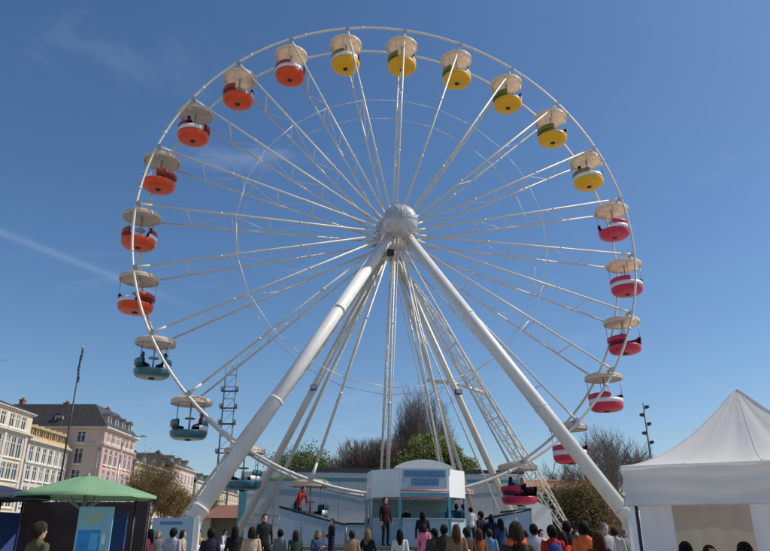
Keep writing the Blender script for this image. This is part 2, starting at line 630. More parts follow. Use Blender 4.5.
# D, E, F: the rest of the street
def row_house(y, L, H, wallm, label, ncol, roof_h, frontx):
    r = thing("row_house", label, "building", (frontx, y, 0), math.pi / 2)
    p = L / ncol
    cols = [(p * i + p * .28, p * i + p * .72) for i in range(ncol)]
    st = (H - 3.6) / 3
    wins = [(c0, c1, 3.9 + st * k, 3.9 + st * k + st * .62) for c0, c1 in cols for k in range(3)]
    facade(r, I4, L, H, wins, wallm, SASH)
    moulding(r, I4, L, H, .3, .35, stone)
    block_sides(r, L, 11, H, wallm)
    roof_mesh(r, L, 11, H + .31, H + .31 + roof_h, SLATE, (1.4, 1.4, 3, 3), .3)
    for i in range(0, ncol, 2):
        dormer(r, Matrix.Translation((p * (i + .5), .6, H + .33)), 1.0, 1.2, 1.4, stone, SLATE, SASH)
    chimney(r, L * .8, 6, H + roof_h - .2)
    shop_fronts(r, I4, L, 3, AWN)
    return r


row_house(94.2, 15, 10.6, sand, "sand coloured row house half hidden behind the brown trees", 7, 1.6, -34.2)
row_house(109.6, 12.5, 11.6, pinkpale, "pale pink row house with dark roof rising above the brown trees", 6, 2.0, -33.6)
row_house(122.6, 13, 10.2, cream2, "small pale row house at the far end of the street", 6, 1.8, -33.2)
row_house(136.2, 22, 9.4, sand, "long sand coloured house closing the street beyond the wheel leg", 9, 1.8, -32.5)

# ------------------------------------------------------------------ trees
BARK = mat("bark", (.10, .075, .055), .9, vary=.3, scale=4, bump=.5)
TWIG = mat("twig_bark", (.13, .095, .075), .9, vary=.25, scale=4)
TWIGD = mat("dark_twig_bark", (.21, .18, .16), .9, vary=.25, scale=4)


def leafmat(name, col):
    return mat(name, col, .6, vary=.55, scale=1.1, transl=.3, spec=.3)


LEAF_GREEN = leafmat("evergreen_leaf", (.13, .16, .025))
LEAF_YOUNG = leafmat("young_leaf", (.085, .125, .032))
LEAF_BROWN = leafmat("brown_bud_leaf", (.24, .165, .075))
LEAF_OLIVE = leafmat("olive_bud_leaf", (.15, .125, .06))


def grow(mb, p, d, ln, r, lvl, maxl, R, tips, spread, up, ns):
    steps = 3
    for i in range(steps):
        d2 = (d + Vector((R.uniform(-1, 1), R.uniform(-1, 1), R.uniform(-.6, 1))) * .13 + Vector((0, 0, up))).normalized()
        p2 = p + d2 * (ln / steps)
        r2 = r * (.86 if lvl < maxl else .72)
        mb.tube(p, p2, r, r2, 6 if lvl < 2 else (4 if lvl < 3 else 3), caps=False)
        p, d, r = p2, d2, r2
        if lvl >= 1 and lvl < maxl and i < steps - 1 or lvl >= maxl - 1:
            tips.append((p.copy(), d.copy(), lvl))
    if lvl < maxl:
        k = ns[min(lvl, len(ns) - 1)]
        for j in range(k):
            a = 2 * math.pi * (j + R.random() * .7) / k
            sd = d.orthogonal().normalized()
            sd = Matrix.Rotation(a, 3, d) @ sd
            nd = (d * math.cos(spread) + sd * math.sin(spread) * R.uniform(.7, 1.25)).normalized()
            grow(mb, p, nd, ln * R.uniform(.6, .82), r * .68, lvl + 1, maxl, R, tips, spread, up, ns)
            if lvl >= 1 and R.random() < .6:
                grow(mb, p - d * ln * R.uniform(.2, .6), (nd + sd * .4).normalized(), ln * R.uniform(.4, .6), r * .5, lvl + 1, maxl, R, tips, spread, up, ns)


def leaves(mb, pts, R, n, spread, size, flat=.6):
    for p in pts:
        for _ in range(n):
            c = p + Vector((R.gauss(0, spread), R.gauss(0, spread), R.gauss(0, spread * .8)))
            a = Vector((R.uniform(-1, 1), R.uniform(-1, 1), R.uniform(-1, 1))).normalized()
            b2 = a.orthogonal().normalized()
            s = size * R.uniform(.6, 1.4)
            a, b2 = a * s, b2 * s * flat
            mb.add([c - a, c + b2 * .9, c + a, c - b2 * .9], [(0, 1, 2, 3)])


def tree(name, label, loc, height, seed, trunk_r, kind, spread=.5, up=.05, ns=(5, 3, 3, 3), maxl=4, leaf=None, leafn=3, leafs=.12, leafsp=.3, first=.32, group=None, barkm=None, widen=1.0):
    R = random.Random(seed)
    root = thing(name, label, "tree", loc, R.uniform(0, 6), group)
    mb, tips = MB(), []
    grow(mb, Vector((0, 0, -.1)), Vector((0, 0, 1)), height * first, trunk_r, 0, maxl, R, tips, spread, up, ns)
    zmax = max(v[2] for v in mb.v)
    k = height / zmax
    mb.v = [(v[0] * k * widen, v[1] * k * widen, v[2] * k) for v in mb.v]
    tips = [(Vector((p.x * k * widen, p.y * k * widen, p.z * k)), d, l) for p, d, l in tips]
    mb.build("trunk", barkm or BARK, root)
    cr = MB()
    if kind == "bare":
        for p, d, l in tips:
            for _ in range(leafn):
                e = (d + Vector((R.uniform(-1, 1), R.uniform(-1, 1), R.uniform(-.3, 1))) * .8).normalized()
                q = p + e * leafsp * R.uniform(.5, 1.3)
                cr.tube(p, q, .013, .006, 3, caps=False)
                for _k in range(2):
                    e2 = (e + Vector((R.uniform(-1, 1), R.uniform(-1, 1), R.uniform(-.3, 1))) * .8).normalized()
                    cr.tube(p.lerp(q, R.uniform(.3, .9)), q + e2 * leafsp * .6, .009, .004, 3, caps=False)
        if leaf:
            cr.cur = 1
            leaves(cr, [p for p, d, l in tips], R, 1, leafsp * .6, leafs)
        cr.build("crown", [TWIG if barkm is None else barkm, leaf or TWIG], root)
    else:
        leaves(cr, [p for p, d, l in tips], R, leafn, leafsp, leafs)
        cr.build("crown", leaf, root)
    return root


def dome_tree(name, label, loc, h, rx, ry, z0, seed, leaf, n=5200, leafs=.17):
    """an evergreen whose dense crown is a lumpy mass of leaf clumps on limbs"""
    R = random.Random(seed)
    root = thing(name, label, "tree", loc)
    tr, cr = MB(), MB()
    tr.tube((0, 0, -.1), (0.1, 0, z0 + .8), .32, .22, 8)
    lumps = []
    for i in range(26):
        a = R.uniform(0, 2 * math.pi)
        e = R.uniform(-.25, 1) ** 1
        rr = math.sqrt(max(0, 1 - e * e)) if e > 0 else 1.0
        s = R.uniform(.55, .82)
        c = Vector((rx * s * rr * math.cos(a), ry * s * rr * math.sin(a), z0 + (h - z0) * (.38 + .42 * e)))
        lumps.append((c, R.uniform(.22, .36) * (rx + ry) / 2))
        tr.tube((0.05, 0, z0 + .3 + R.random()), c, .09, .03, 5, caps=False)
    for i in range(n):
        c, r = lumps[R.randrange(len(lumps))]
        v = Vector((R.gauss(0, 1), R.gauss(0, 1), R.gauss(0, 1))).normalized() * r * R.uniform(.75, 1.08)
        leaves(cr, [c + v], R, 2, .08, leafs)
    tr.build("trunk", BARK, root)
    cr.build("crown", leaf, root)
    return root


def ground_at(x, Y):
    """world point on the ground under photo column x (taken at the horizon row) at distance Y"""
    p = at_y(x, 535, Y)
    return (p.x, Y, 0)


# evergreen with tall bare poplars behind it, over the booth
dome_tree("evergreen_tree", "broad round evergreen tree behind the ticket booth", ground_at(431, 60), 10.0, 4.5, 3.6, 3.0, 3, LEAF_GREEN, 13000, .105)
for i, (x, Y, h) in enumerate(((403, 66, 11.6), (416, 67, 14.0), (424, 65, 15.0), (436, 67, 14.6), (447, 68, 12.6))):
    tree("poplar_tree", ["slim bare poplar rising behind the evergreen, lowest of the clump", "tall bare poplar rising behind the evergreen, beside the tallest one", "tallest bare upright poplar behind the evergreen", "tall bare upright poplar behind the evergreen on the mast side", "shorter bare upright poplar at the mast side of the clump"][i],
         ground_at(x, Y), h, 20 + i, .18, "bare", .30, .22, (4, 3, 2, 2), 4, None, 2, .1, .6, .34, "bare poplars behind the evergreen", TWIGD, .8)
tree("leafy_tree", "small leafy green tree showing above the back wall of the ride", ground_at(306, 70), 9.9, 31, .2, "leaf", .55, .04, (5, 4, 3, 3), 4, LEAF_YOUNG, 8, .11, .45, .3)
tree("leafy_tree", "lower leafy green tree beside the small one above the back wall", ground_at(328, 70), 9.0, 32, .2, "leaf", .55, .04, (5, 4, 3, 3), 4, LEAF_YOUNG, 8, .11, .45, .3)
tree("bare_tree", "bare brown tree just left out of leaf beside the evergreen", ground_at(366, 64), 9.6, 33, .2, "bare", .5, .06, (5, 4, 3, 3), 4, LEAF_BROWN, 3, .07, .5, .3)
tree("bare_tree", "bare brown tree low against the evergreen's shaded flank", ground_at(384, 62), 9.4, 34, .2, "bare", .5, .06, (5, 4, 3, 3), 4, LEAF_BROWN, 3, .07, .5, .3)
# right of the wheel
for i, (x, Y, h, lab) in enumerate(((575, 62, 7.6, "low bare tree showing under the crimson gondolas"), (598, 60, 10.2, "bare grey tree with fine twigs beside the white tent"), (618, 58, 9.4, "bare grey tree rising right over the tent's eave corner"), (634, 66, 9.0, "bare grey tree half hidden behind the white tent"))):
    tree("bare_tree", lab, ground_at(x, Y), h, 41 + i, .17, "bare", .5, .08, (4, 3, 2, 2), 4, None, 2, .08, .6, .3, None, TWIGD)
for i, (x, Y, h, m, lab) in enumerate(((546, 52, 4.7, LEAF_YOUNG, "green leafy shrub beside the end of the back wall"), (563, 50, 4.8, LEAF_OLIVE, "olive brown bushy tree beside the rear wheel leg"), (586, 49, 4.9, LEAF_OLIVE, "dense olive brown bushy tree in the middle of the clump by the tent"), (606, 48, 4.4, LEAF_BROWN, "brown bushy tree behind the wheel's leg foot by the tent"))):
    tree("bushy_tree", lab, ground_at(x, Y), h, 51 + i, .14, "leaf", .65, .02, (6, 4, 3, 3), 4, m, 5, .075, .40, .22, None, None, 1.0)
# brown street trees in front of the houses
for i, (x, Y, h, m, lab) in enumerate(((139, 76, 8.6, LEAF_BROWN, "brown budding street tree hiding the far end of the pink house"), (147, 75, 10.0, LEAF_BROWN, "tallest brown budding street tree beyond the pink house"), (158, 80, 7.8, LEAF_BROWN, "brown budding street tree before the sand coloured house"), (173, 78, 6.8, LEAF_BROWN, "low brown budding street tree beside the sand coloured house"), (188, 80, 6.2, LEAF_BROWN, "low brown budding street tree close by the wheel's leg"), (208, 84, 6.4, LEAF_OLIVE, "low olive street tree behind the wheel's leg"))):
    tree("street_tree", lab, ground_at(x, Y), h, 61 + i, .18, "leaf", .45, .08, (5, 4, 3, 3), 4, m, 3, .07, .34, .3, None, None, .72)
# bare tree beside the square, only its twig ends reach into the picture
tree("bare_tree", "bare tree at the near edge of the square with only twig ends in view", (-22.6, 28, 0), 12.5, 83, .2, "bare", .5, .08, (5, 3, 3, 3), 4, None, 3, .08, .55, .3, None, TWIGD)

pc = at_y(570, 535, 58)
lowh = thing("low_house", "low house with terracotta roof behind the bushy trees by the tent", "building", (pc.x - 3.2, 58, 0))
facade(lowh, I4, 6.4, 4.6, [(.7, 1.6, 1.2, 2.6), (2.75, 3.65, 1.2, 2.6), (4.8, 5.7, 1.2, 2.6)], sand, SASH)
block_sides(lowh, 6.4, 5, 4.6, sand)
roof_mesh(lowh, 6.4, 5, 4.603, 6.0, mat("terracotta", (.46, .20, .10), .8, vary=.2, scale=5, bump=.4), (.2, .2, 2.3, 2.3), .35)

# ------------------------------------------------------------------ masts and lamps
MASTG = mat("weathered_mast_grey", (.16, .18, .20), .6, .2, vary=.15)


def lattice_mast(label, xa, Ya, z, gap, heads):
    p = at_y(xa, 535, Ya)
    root = thing("light_mast", label, "mast", (p.x, Ya, 0))
    for s in (0, gap):
        MB().tube((s, 0, 0), (s, 0, z - (.2 if s else 0)), .09, .05, 10).build("pole", MASTG, root)
    mb = MB()
    k = 2.0
    while k < z - .3:
        mb.tube((0, 0, k), (gap, 0, k), .03, n=6)
        mb.tube((0, 0, k), (gap, 0, k + 1.0), .018, n=5)
        k += 1.0
    mb.build("rungs", MASTG, root)
    for zz in heads:
        MB().box(-.25, gap + .25, -.06, .06, zz, zz + .09).build("cross_bar", dark_metal, root)
        for xx in (-.24, gap + .02):
            lm = MB().box(xx, xx + .22, -.32, -.07, zz + .1, zz + .36).build("lamp_head", dark_metal, root)
            MB().box(xx + .03, xx + .19, -.335, -.322, zz + .13, zz + .33).build("lamp_glass", glass_lamp, lm)
    return root


lattice_mast("tall twin pole lighting mast rising beside the wheel's big leg", 211.5, 55, 14.9, .95, (7.6, 9.9, 11.2, 12.6))
p = at_y(654.5, 535, 60)
root = thing("lamp_mast", "slender dark lamp mast with staggered lamp heads behind the white tent", "mast", (p.x + .6, 60, 0))
MB().tube((0, 0, 0), (0, 0, 12.6), .13, .07, 10).build("pole", MASTG, root)
for i, zz in enumerate((8.9, 9.7, 10.5, 11.3, 12.0)):
    s = -1 if i % 2 else 1
    a = MB().tube((0, 0, zz), (s * .26, 0, zz + .1), .03, n=6).build("arm", dark_metal, root)
    MB().box(s * .26 - .14, s * .26 + .14, -.2, .2, zz + .12, zz + .34).build("lamp_head", dark_metal, a)

p0 = at_y(51, 535, 30)
root = thing("flag_pole", "tall thin dark pole with a furled flag behind the green parasol", "pole", (p0.x, 30, 0))
MB().tube((0, 0, 0), (0, 0, 9.6), .055, .028, 10).build("pole", dark_metal, root)
MB().ball((0, 0, 9.64), .06).build("finial", galv, root)
fl = MB()
for k in range(9):
    z0, z1 = 8.0 + k * .17, 8.0 + (k + 1) * .17
    fl.tube((.04 * math.sin(k), .05 * math.cos(k * 1.3), z0), (.04 * math.sin(k + 1), .05 * math.cos((k + 1) * 1.3), z1), .05 + .014 * math.sin(k * 2.1), .05 + .014 * math.sin((k + 1) * 2.1), 9)
fl.build("furled_flag", mat("furled_flag", (.05, .07, .10), .8), root)

p0 = at_y(128, 535, 62)
root = thing("street_lamp", "grey street lamp with a long curved arm before the pink house", "street lamp", (p0.x - 1.6, 62, 0))
MB().tube((0, 0, 0), (0, 0, 9.2), .09, .05, 10).build("post", galv, root)
am = MB()
pts = [(0, 0, 9.2), (.25, 0, 9.65), (.8, 0, 9.9), (1.5, 0, 9.95)]
for a_, b_ in zip(pts, pts[1:]):
    am.tube(a_, b_, .045, n=8)
am.build("arm", galv, root)
MB().ball((1.8, 0, 9.92), (.42, .16, .09)).build("lamp_head", galv, root)

p0 = at_y(761, 535, 30)
root = thing("street_lamp", "grey street lamp whose arm shows beside the tent's peak", "street lamp", (p0.x + 1.3, 30, 0))
MB().tube((0, 0, 0), (0, 0, 6.5), .08, .05, 10).build("post", galv, root)
am = MB().tube((0, 0, 6.5), (-.8, 0, 6.75), .04, n=8)
am.build("arm", galv, root)
MB().ball((-1.0, 0, 6.76), (.38, .15, .08)).build("lamp_head", galv, root)

# ------------------------------------------------------------------ ferris wheel
# wheel frame: x along the wheel plane, y away from the camera, z up; every root below sits at WM
wheel = thing("ferris_wheel", "giant white observation wheel with twin rims and paired spokes", "ferris wheel", (WHEEL_X, WHEEL_Y, HUB_Z), WHEEL_A)
TH = [PHASE + k * math.pi / 12 for k in range(24)]


def pol(r, th, y):
    return Vector((r * math.sin(th), y, r * math.cos(th)))


for s in (-1, 1):
    rim = MB()
    n, m = 192, 8
    vs, fs = [], []
    for i in range(n):
        th = 2 * math.pi * i / n
        for j in range(m):
            a = 2 * math.pi * j / m
            vs.append(pol(R_RIM + .075 * math.cos(a), th, s * RIM_S + .075 * math.sin(a)))
    for i in range(n):
        for j in range(m):
            fs.append((i * m + j, ((i + 1) % n) * m + j, ((i + 1) % n) * m + (j + 1) % m, i * m + (j + 1) % m))
    rim.smooth = True
    rim.add(vs, fs)
    ro = rim.build("rim", ivory_paint, wheel)
    for th in TH:                                    # bolted flanges where the rim sections meet
        a = pol(R_RIM, th + .065, s * RIM_S)
        b2 = pol(R_RIM, th + .072, s * RIM_S)
        MB().tube(a, b2, .10, n=10).build("flange", ivory_paint, ro)

FL = .78          # half distance of the hub flanges
spoke_mesh = {}
for s in (-1, 1):
    mb = MB()
    a, b2 = pol(1.05, 0, s * FL), pol(R_RIM - .05, 0, s * RIM_S)
    mb.tube(a, a.lerp(b2, .06), .09, .06, 8)
    mb.tube(a.lerp(b2, .06), a.lerp(b2, .94), .06, .06, 8)
    mb.tube(a.lerp(b2, .94), b2, .06, .09, 8)
    for q in (.33, .66):
        c, d = a.lerp(b2, q), a.lerp(b2, q + .008)
        mb.tube(c, d, .088, n=8)
    spoke_mesh[s] = mb.mesh("spoke", ivory_paint)
tie = MB()
for q in (.30, .46, .62, .80):
    tie.tube(pol(1.05, 0, -FL).lerp(pol(R_RIM, 0, -RIM_S), q), pol(1.05, 0, FL).lerp(pol(R_RIM, 0, RIM_S), q), .035, n=6)
for q0, q1, s in ((.30, .46, 1), (.46, .62, -1), (.62, .80, 1)):
    tie.tube(pol(1.05, 0, -s * FL).lerp(pol(R_RIM, 0, -s * RIM_S), q0), pol(1.05, 0, s * FL).lerp(pol(R_RIM, 0, s * RIM_S), q1), .02, n=5)
tie_mesh = tie.mesh("brace", white_paint)
axm = MB().tube(pol(R_AX, 0, -RIM_S - .12), pol(R_AX, 0, RIM_S + .12), .06, n=10)
for s in (-1, 1):
    axm.tube(pol(R_AX, 0, s * (RIM_S + .02)), pol(R_AX, 0, s * (RIM_S + .16)), .13, n=10)
axm.tube(pol(R_AX - .05, 0, 0), pol(R_AX + .35, 0, 0), .06, .10, 8)
axle_mesh = axm.mesh("gondola_axle", galv)
for th in TH:
    for s in (-1, 1):
        o = link("spoke", spoke_mesh[s], wheel)
        o.rotation_euler.y = th
    o = link("brace", tie_mesh, wheel)
    o.rotation_euler.y = th
    o = link("gondola_axle", axle_mesh, wheel)
    o.rotation_euler.y = th
q = .60
rr = 1.05 + (R_RIM - 1.05) * q
yy = FL + (RIM_S - FL) * q
for i, th in enumerate(TH):
    for s in (-1, 1):
        MB().tube(pol(rr, th, s * yy), pol(rr, th + math.pi / 12, s * yy), .022, n=6).build("tie_rod", white_paint, wheel)
RX = Matrix.Rotation(math.pi / 2, 4, "X")      # lathe axis z -> wheel axis -y (towards the camera)
hub = MB()
hub.lathe([(.55, -1.35), (.55, -.95), (.9, -.9), (.9, .9), (.55, .95), (.55, 1.35)], 32, RX)
hb = hub.build("hub_drum", white_paint, wheel)
for s in (-1, 1):
    fm = MB()
    z = s * FL
    fm.lathe([(.5, z - .06), (1.22, z - .06), (1.22, z + .06), (.5, z + .06)], 36, RX)
    fo = fm.build("hub_flange", white_paint, wheel)
    for th in TH:
        MB().box(-.07, .07, -.13, .13, .98, 1.2, Matrix.Translation((0, -z, 0)) @ Matrix.Rotation(th, 4, "Y")).build("spoke_lug", galv, fo)

# hub cap: shallow faceted dome with ribs in front of the leg heads (fixed to the axle)
dome = MB()
prof = [(1.02, 2.35), (1.05, 2.42), (1.03, 2.6), (.95, 2.82), (.8, 2.99), (.58, 3.12), (.3, 3.19), (.001, 3.21)]
dome.lathe(prof, 40, RX)
dome.add([RX @ Vector((1.02 * math.cos(a), 1.02 * math.sin(a), 2.35)) for a in [2 * math.pi * i / 40 for i in range(40)]], [tuple(reversed(range(40)))])
do = dome.build("hub_cap", mat("hub_cap_paint", (.55, .53, .52), .22, .25, vary=.05, coat=.5), wheel)
for k in range(12):
    a = 2 * math.pi * k / 12
    rb = MB()
    for (r0, z0), (r1, z1) in zip(prof[1:-1], prof[2:]):
        rb.tube(RX @ Vector((r0 * math.cos(a), r0 * math.sin(a), z0 + .01)), RX @ Vector((r1 * math.cos(a), r1 * math.sin(a), z1 + .01)), .018, n=5)
    rb.build("cap_rib", _m["hub_cap_paint"], do)

# ------------------------------------------------------------------ support frame
frame = thing("wheel_support_frame", "massive white tubular support legs carrying the wheel's axle", "support frame", (WHEEL_X, WHEEL_Y, 0), WHEEL_A)
MB().tube((0, -2.35, HUB_Z), (0, 2.35, HUB_Z), .38, n=24).build("axle_shaft", galv, frame)
for s in (-1, 1):
    top = Vector((s * .45, -1.75, HUB_Z - .55))
    ft = Vector((s * 9.55, -7.15, 2.1))
    mb = MB()
    mb.tube(top, ft, .31, .35, 24)
    d = (ft - top).normalized()
    L = (ft - top).length
    leg = mb.build("support_leg", white_paint, frame)
    for q_ in (.02, .335, .665, .97):
        r_ = .31 + .04 * q_
        c = top + d * L * q_
        MB().tube(c, c + d * .07, r_ + .035, n=24).build("joint_flange", white_paint, leg)
    # foot post with base plate and jack
    pb = MB()
    pb.box(ft.x - .3, ft.x + .3, ft.y - .3, ft.y + .3, .32, 2.2)
    fo = pb.build("foot_post", white_paint, frame)
    MB().box(ft.x - .9, ft.x + .9, ft.y - .9, ft.y + .9, 0, .317).build("base_plate", galv, fo)
    MB().tube((ft.x, ft.y, HUB_Z * 0 + 1.0), (s * 3.2, -1.2, 1.0), .16, n=10).build("base_beam", white_paint, frame)
    # rear legs
    top = Vector((s * .4, 1.75, HUB_Z - .5))
    ft = Vector((s * 9.0, 4.75, .35))
    leg = MB().tube(top, ft, .19, .22, 14).build("rear_leg", ivory_paint, frame)
    MB().box(ft.x - .5, ft.x + .5, ft.y - .5, ft.y + .5, 0, .35).build("base_plate", galv, leg)
    c = top.lerp(ft, .47)
    lm = MB().box(c.x - .2, c.x + .2, c.y - .6, c.y - .28, c.z - .15, c.z + .13).build("floodlight", dark_metal, frame)
    MB().box(c.x - .17, c.x + .17, c.y - .615, c.y - .602, c.z - .12, c.z + .10).build("floodlight_glass", glass_lamp, lm)
    MB().tube((c.x, c.y - .3, c.z), (c.x, c.y + .05, c.z), .05, n=6).build("bracket", galv, lm)
    # lattice back stay, outermost
    top = Vector((s * .9, 2.0, HUB_Z - 1.2))
    ft = Vector((s * 12.9, 6.0, .3))
    d = (ft - top).normalized()
    L = (ft - top).length
    e1 = Vector((0, 1, 0)).cross(d).normalized()
    e2 = d.cross(e1).normalized()
    lat = MB()
    hw = .36
    def cp(i, t_):
        w_ = hw * (.35 + .65 * min(1, t_ * 4, (1.02 - t_) * 4))
        return top + d * L * t_ + e1 * w_ * (1 if i in (0, 1) else -1) + e2 * w_ * (1 if i in (1, 2) else -1)
    nb = 22
    for i in range(4):
        for k in range(nb):
            lat.tube(cp(i, k / nb), cp(i, (k + 1) / nb), .045, n=6, caps=False)
            lat.tube(cp(i, k / nb), cp((i + 1) % 4, (k + 1) / nb), .022, n=4, caps=False)
            lat.tube(cp(i, k / nb), cp((i + 1) % 4, k / nb), .022, n=4, caps=False)
    lat.build("lattice_stay", ivory_paint, frame)
    MB().box(ft.x - .5, ft.x + .5, ft.y - .5, ft.y + .5, 0, .3).build("base_plate", galv, frame)
    # slim inner strut in front of the rear legs
    top = Vector((s * .35, 1.75, HUB_Z - .8))
    ft = Vector((s * 6.1, 4.6, 1.2)) if s > 0 else Vector((s * 7.6, 4.6, 1.2))
    MB().tube(top, ft, .12, .12, 10).build("rear_strut", ivory_paint, frame)
# cross tie between the rear legs on the sunny side
a = Vector((4.5, 3.1, 10.3))
MB().tube(a, a + Vector((-1.9, .2, .25)), .12, n=8).build("cross_tie", ivory_paint, frame)
MB().tube(a, a + Vector((1.9, .7, -.35)), .10, n=8).build("cross_tie", ivory_paint, frame)
# access ladder and light stays from hub to deck
for x_, y_ in ((378, 466), (386, 466)):
    q0 = loc_pix(x_, y_, -2.2)
    MB().tube((-.25 if x_ < 380 else .0, -1.95, HUB_Z - .6), (q0.x, -2.2, 1.2), .036, n=8).build("ladder_rail", white_paint, frame)
lad = MB()
q0, q1 = loc_pix(378, 466, -2.2), loc_pix(386, 466, -2.2)
A0, A1 = Vector((-.25, -1.95, HUB_Z - .6)), Vector((0, -1.95, HUB_Z - .6))
B0, B1 = Vector((q0.x, -2.2, 1.2)), Vector((q1.x, -2.2, 1.2))
for k in range(1, 52):
    lad.tube(A0.lerp(B0, k / 52), A1.lerp(B1, k / 52), .009, n=5)
lad.build("ladder_rungs", galv, frame)
for x_, y_, w_, r_ in ((440, 464, -2.0, .045), (452, 464, -2.0, .045), (316, 468, 3.0, .03), (478, 462, 3.0, .05), (431, 430, 3.6, .03)):
    q0 = loc_pix(x_, y_, w_)
    h0 = Vector((.1 if x_ > 400 else -.4, 1.8 if w_ > 0 else -1.9, HUB_Z - .6))
    e = h0 + (q0 - h0) * ((h0.z - 1.2) / (h0.z - q0.z))
    MB().tube(h0, e, r_, n=8).build("stay", white_paint, frame)
MB().box(-.75, -.35, -2.35, -2.05, HUB_Z - 2.1, HUB_Z - 1.75).build("hub_floodlight", dark_metal, frame)
MB().tube((-.55, -2.2, HUB_Z - 1.8), (-.5, -1.9, HUB_Z - .7), .05, n=6).build("bracket", galv, frame)

# ------------------------------------------------------------------ gondolas
def make_gondola(colr):
    root = link("gondola", None)
    rm = MB()          # canopy: shallow dome over a slightly dished underside
    rm.lathe([(.06, .07), (.35, .05), (.75, -.03), (1.0, -.12), (1.08, -.19), (1.09, -.38), (1.05, -.385), (1.03, -.30), (.6, -.25), (.06, -.24)], 36)
    roof = rm.build("canopy", cream_canopy, root)
    tr = MB()
    tr.lathe([(1.0905, -.345), (1.10, -.35), (1.10, -.375), (1.0905, -.38)], 36)
    tr.build("canopy_trim", white_gloss, roof)
    for k in range(6):
        a = math.pi * k / 3
        MB().tube((.05 * math.cos(a), .05 * math.sin(a), -.29), (1.03 * math.cos(a), 1.03 * math.sin(a), -.345), .018, n=5).build("canopy_rib", white_gloss, roof)
    pm = MB().tube((0, 0, -.06), (0, 0, -2.05), .045, n=10)
    pm.tube((0, -.16, 0), (0, .16, 0), .085, n=10)
    pm.build("centre_pole", galv, root)
    tb = MB()          # coloured bowl
    tb.lathe([(.001, -2.24), (.45, -2.235), (.78, -2.20), (.90, -2.12), (.96, -1.98), (.97, -1.86), (.975, -1.82), (.94, -1.82), (.90, -1.98), (.74, -2.06), (.001, -2.08)], 36)
    bowl = tb.build("tub", TUB[colr], root)
    MB().lathe([(.001, -2.30), (.14, -2.29), (.16, -2.24), (.16, -2.20)], 16).build("bottom_boss", dark_metal, bowl)
    bn = MB()          # white waist band, cut short to imitate white showing only on the sunlit side
    bn.lathe([(.955, -1.817), (.98, -1.817), (.985, -1.56), (.96, -1.56), (.955, -1.817)], 32, None, math.radians(-60), math.radians(115))
    bn.build("waist_band", white_gloss, root)
    for a0 in (-52, 128):
        bk = MB()      # coloured seat backs facing each other
        a_, b_ = math.radians(a0), math.radians(a0 + 104)
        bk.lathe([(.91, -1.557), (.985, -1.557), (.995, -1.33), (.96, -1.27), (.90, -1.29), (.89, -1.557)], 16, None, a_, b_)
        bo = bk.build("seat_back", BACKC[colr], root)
        cu = MB()
        cu.lathe([(.82, -1.64), (.888, -1.63), (.885, -1.25), (.82, -1.29), (.80, -1.46), (.82, -1.64)], 16, None, a_ + .06, b_ - .06)
        cu.build("back_cushion", SEATC[colr], bo)
        st = MB()
        st.lathe([(.42, -1.72), (.88, -1.70), (.88, -1.62), (.44, -1.62), (.42, -1.72)], 16, None, a_, b_)
        st.build("seat", SEATC[colr], root)
    for k in range(4):
        a = math.radians(45 + 90 * k)
        MB().tube((.95 * math.cos(a), .95 * math.sin(a), -1.56), (.95 * math.cos(a), .98 * math.sin(a), -.28), .018, n=6).build("canopy_post", galv, root)
    ty = MB()
    ty.lathe([(.24, -1.17), (.28, -1.15), (.28, -1.12), (.24, -1.10), (.24, -1.17)], 20)
    for k in range(3):
        a = 2 * math.pi * k / 3
        ty.tube((0, 0, -1.14), (.25 * math.cos(a), .25 * math.sin(a), -1.135), .016, n=5)
    ty.build("turning_wheel", galv, root)
    return root


GS = {  # gondolas that something beside their place sets apart
    11: "crimson gondola low over the deck with two riders' heads showing",
    -7: "teal gondola with two dark clad riders below the last orange ones",
    -10: "teal gondola at the raised deck beside the man in red",
    -11: "teal gondola at the bottom with two riders beside the booth",
    -12: "teal gondola hidden behind the ticket booth",
    -9: "teal gondola half hidden behind the wheel's big leg",
    10: "crimson gondola partly hidden by the wheel's big leg",
}
proto, gondola_at = {}, {}
for k in list(range(-12, 12)):
    colr = "teal" if k <= -7 else "orange" if k <= -1 else "yellow" if k <= 5 else "crimson"
    if colr not in proto:
        proto[colr] = o = make_gondola(colr)
    else:
        o = copy_tree(proto[colr])
    th = PHASE + k * math.pi / 12
    o.location = WM @ Vector((R_AX * math.sin(th), 0, HUB_Z + R_AX * math.cos(th)))
    o.rotation_euler = (0, 0, WHEEL_A + math.radians(rnd.choice((0, 25, 60, 150, 205, 300)) + rnd.uniform(-12, 12)))
    word = ["next to", "second from", "third from", "fourth from", "fifth from", "last and sixth from"]
    if colr == "orange":
        lab = "orange red gondola with cream canopy, %s the yellow ones" % word[-1 - k]
    elif colr == "yellow":
        lab = "yellow gondola with cream canopy, %s the orange ones" % word[k]
    elif colr == "crimson":
        lab = "crimson gondola with cream canopy, %s the yellow ones" % word[k - 6]
    else:
        lab = "teal gondola with cream canopy, %s the orange ones" % word[-7 - k]
    tag(o, GS.get(k, lab), "gondola", colr + " gondolas on the wheel")
    gondola_at[k] = o

# ------------------------------------------------------------------ boarding platform, back wall, booth
PALE = mat("pale_grey_panel", (.66, .665, .655), .5, vary=.05, scale=1.0, stain=.12)
BLUEGREY = mat("blue_grey_panel", (.38, .46, .52), .5, vary=.08, scale=1.2, stain=.12)
TEALP = mat("teal_trim", (.10, .36, .40), .4, vary=.06)
DECK = mat("checker_plate", (.13, .135, .14), .5, .5, vary=.12, scale=8, bump=.3, bscale=60)
COPING = mat("dark_coping", (.055, .06, .075), .5)
PINKP = mat("pink_trim", (.60, .22, .26), .4, vary=.06)
LIMEP = mat("lime_trim", (.45, .52, .10), .5)
BLUEP = mat("sign_blue", (.09, .22, .38), .5, vary=.1)
PALEBLUE = mat("sign_pale_blue", (.36, .47, .54), .5, vary=.06)

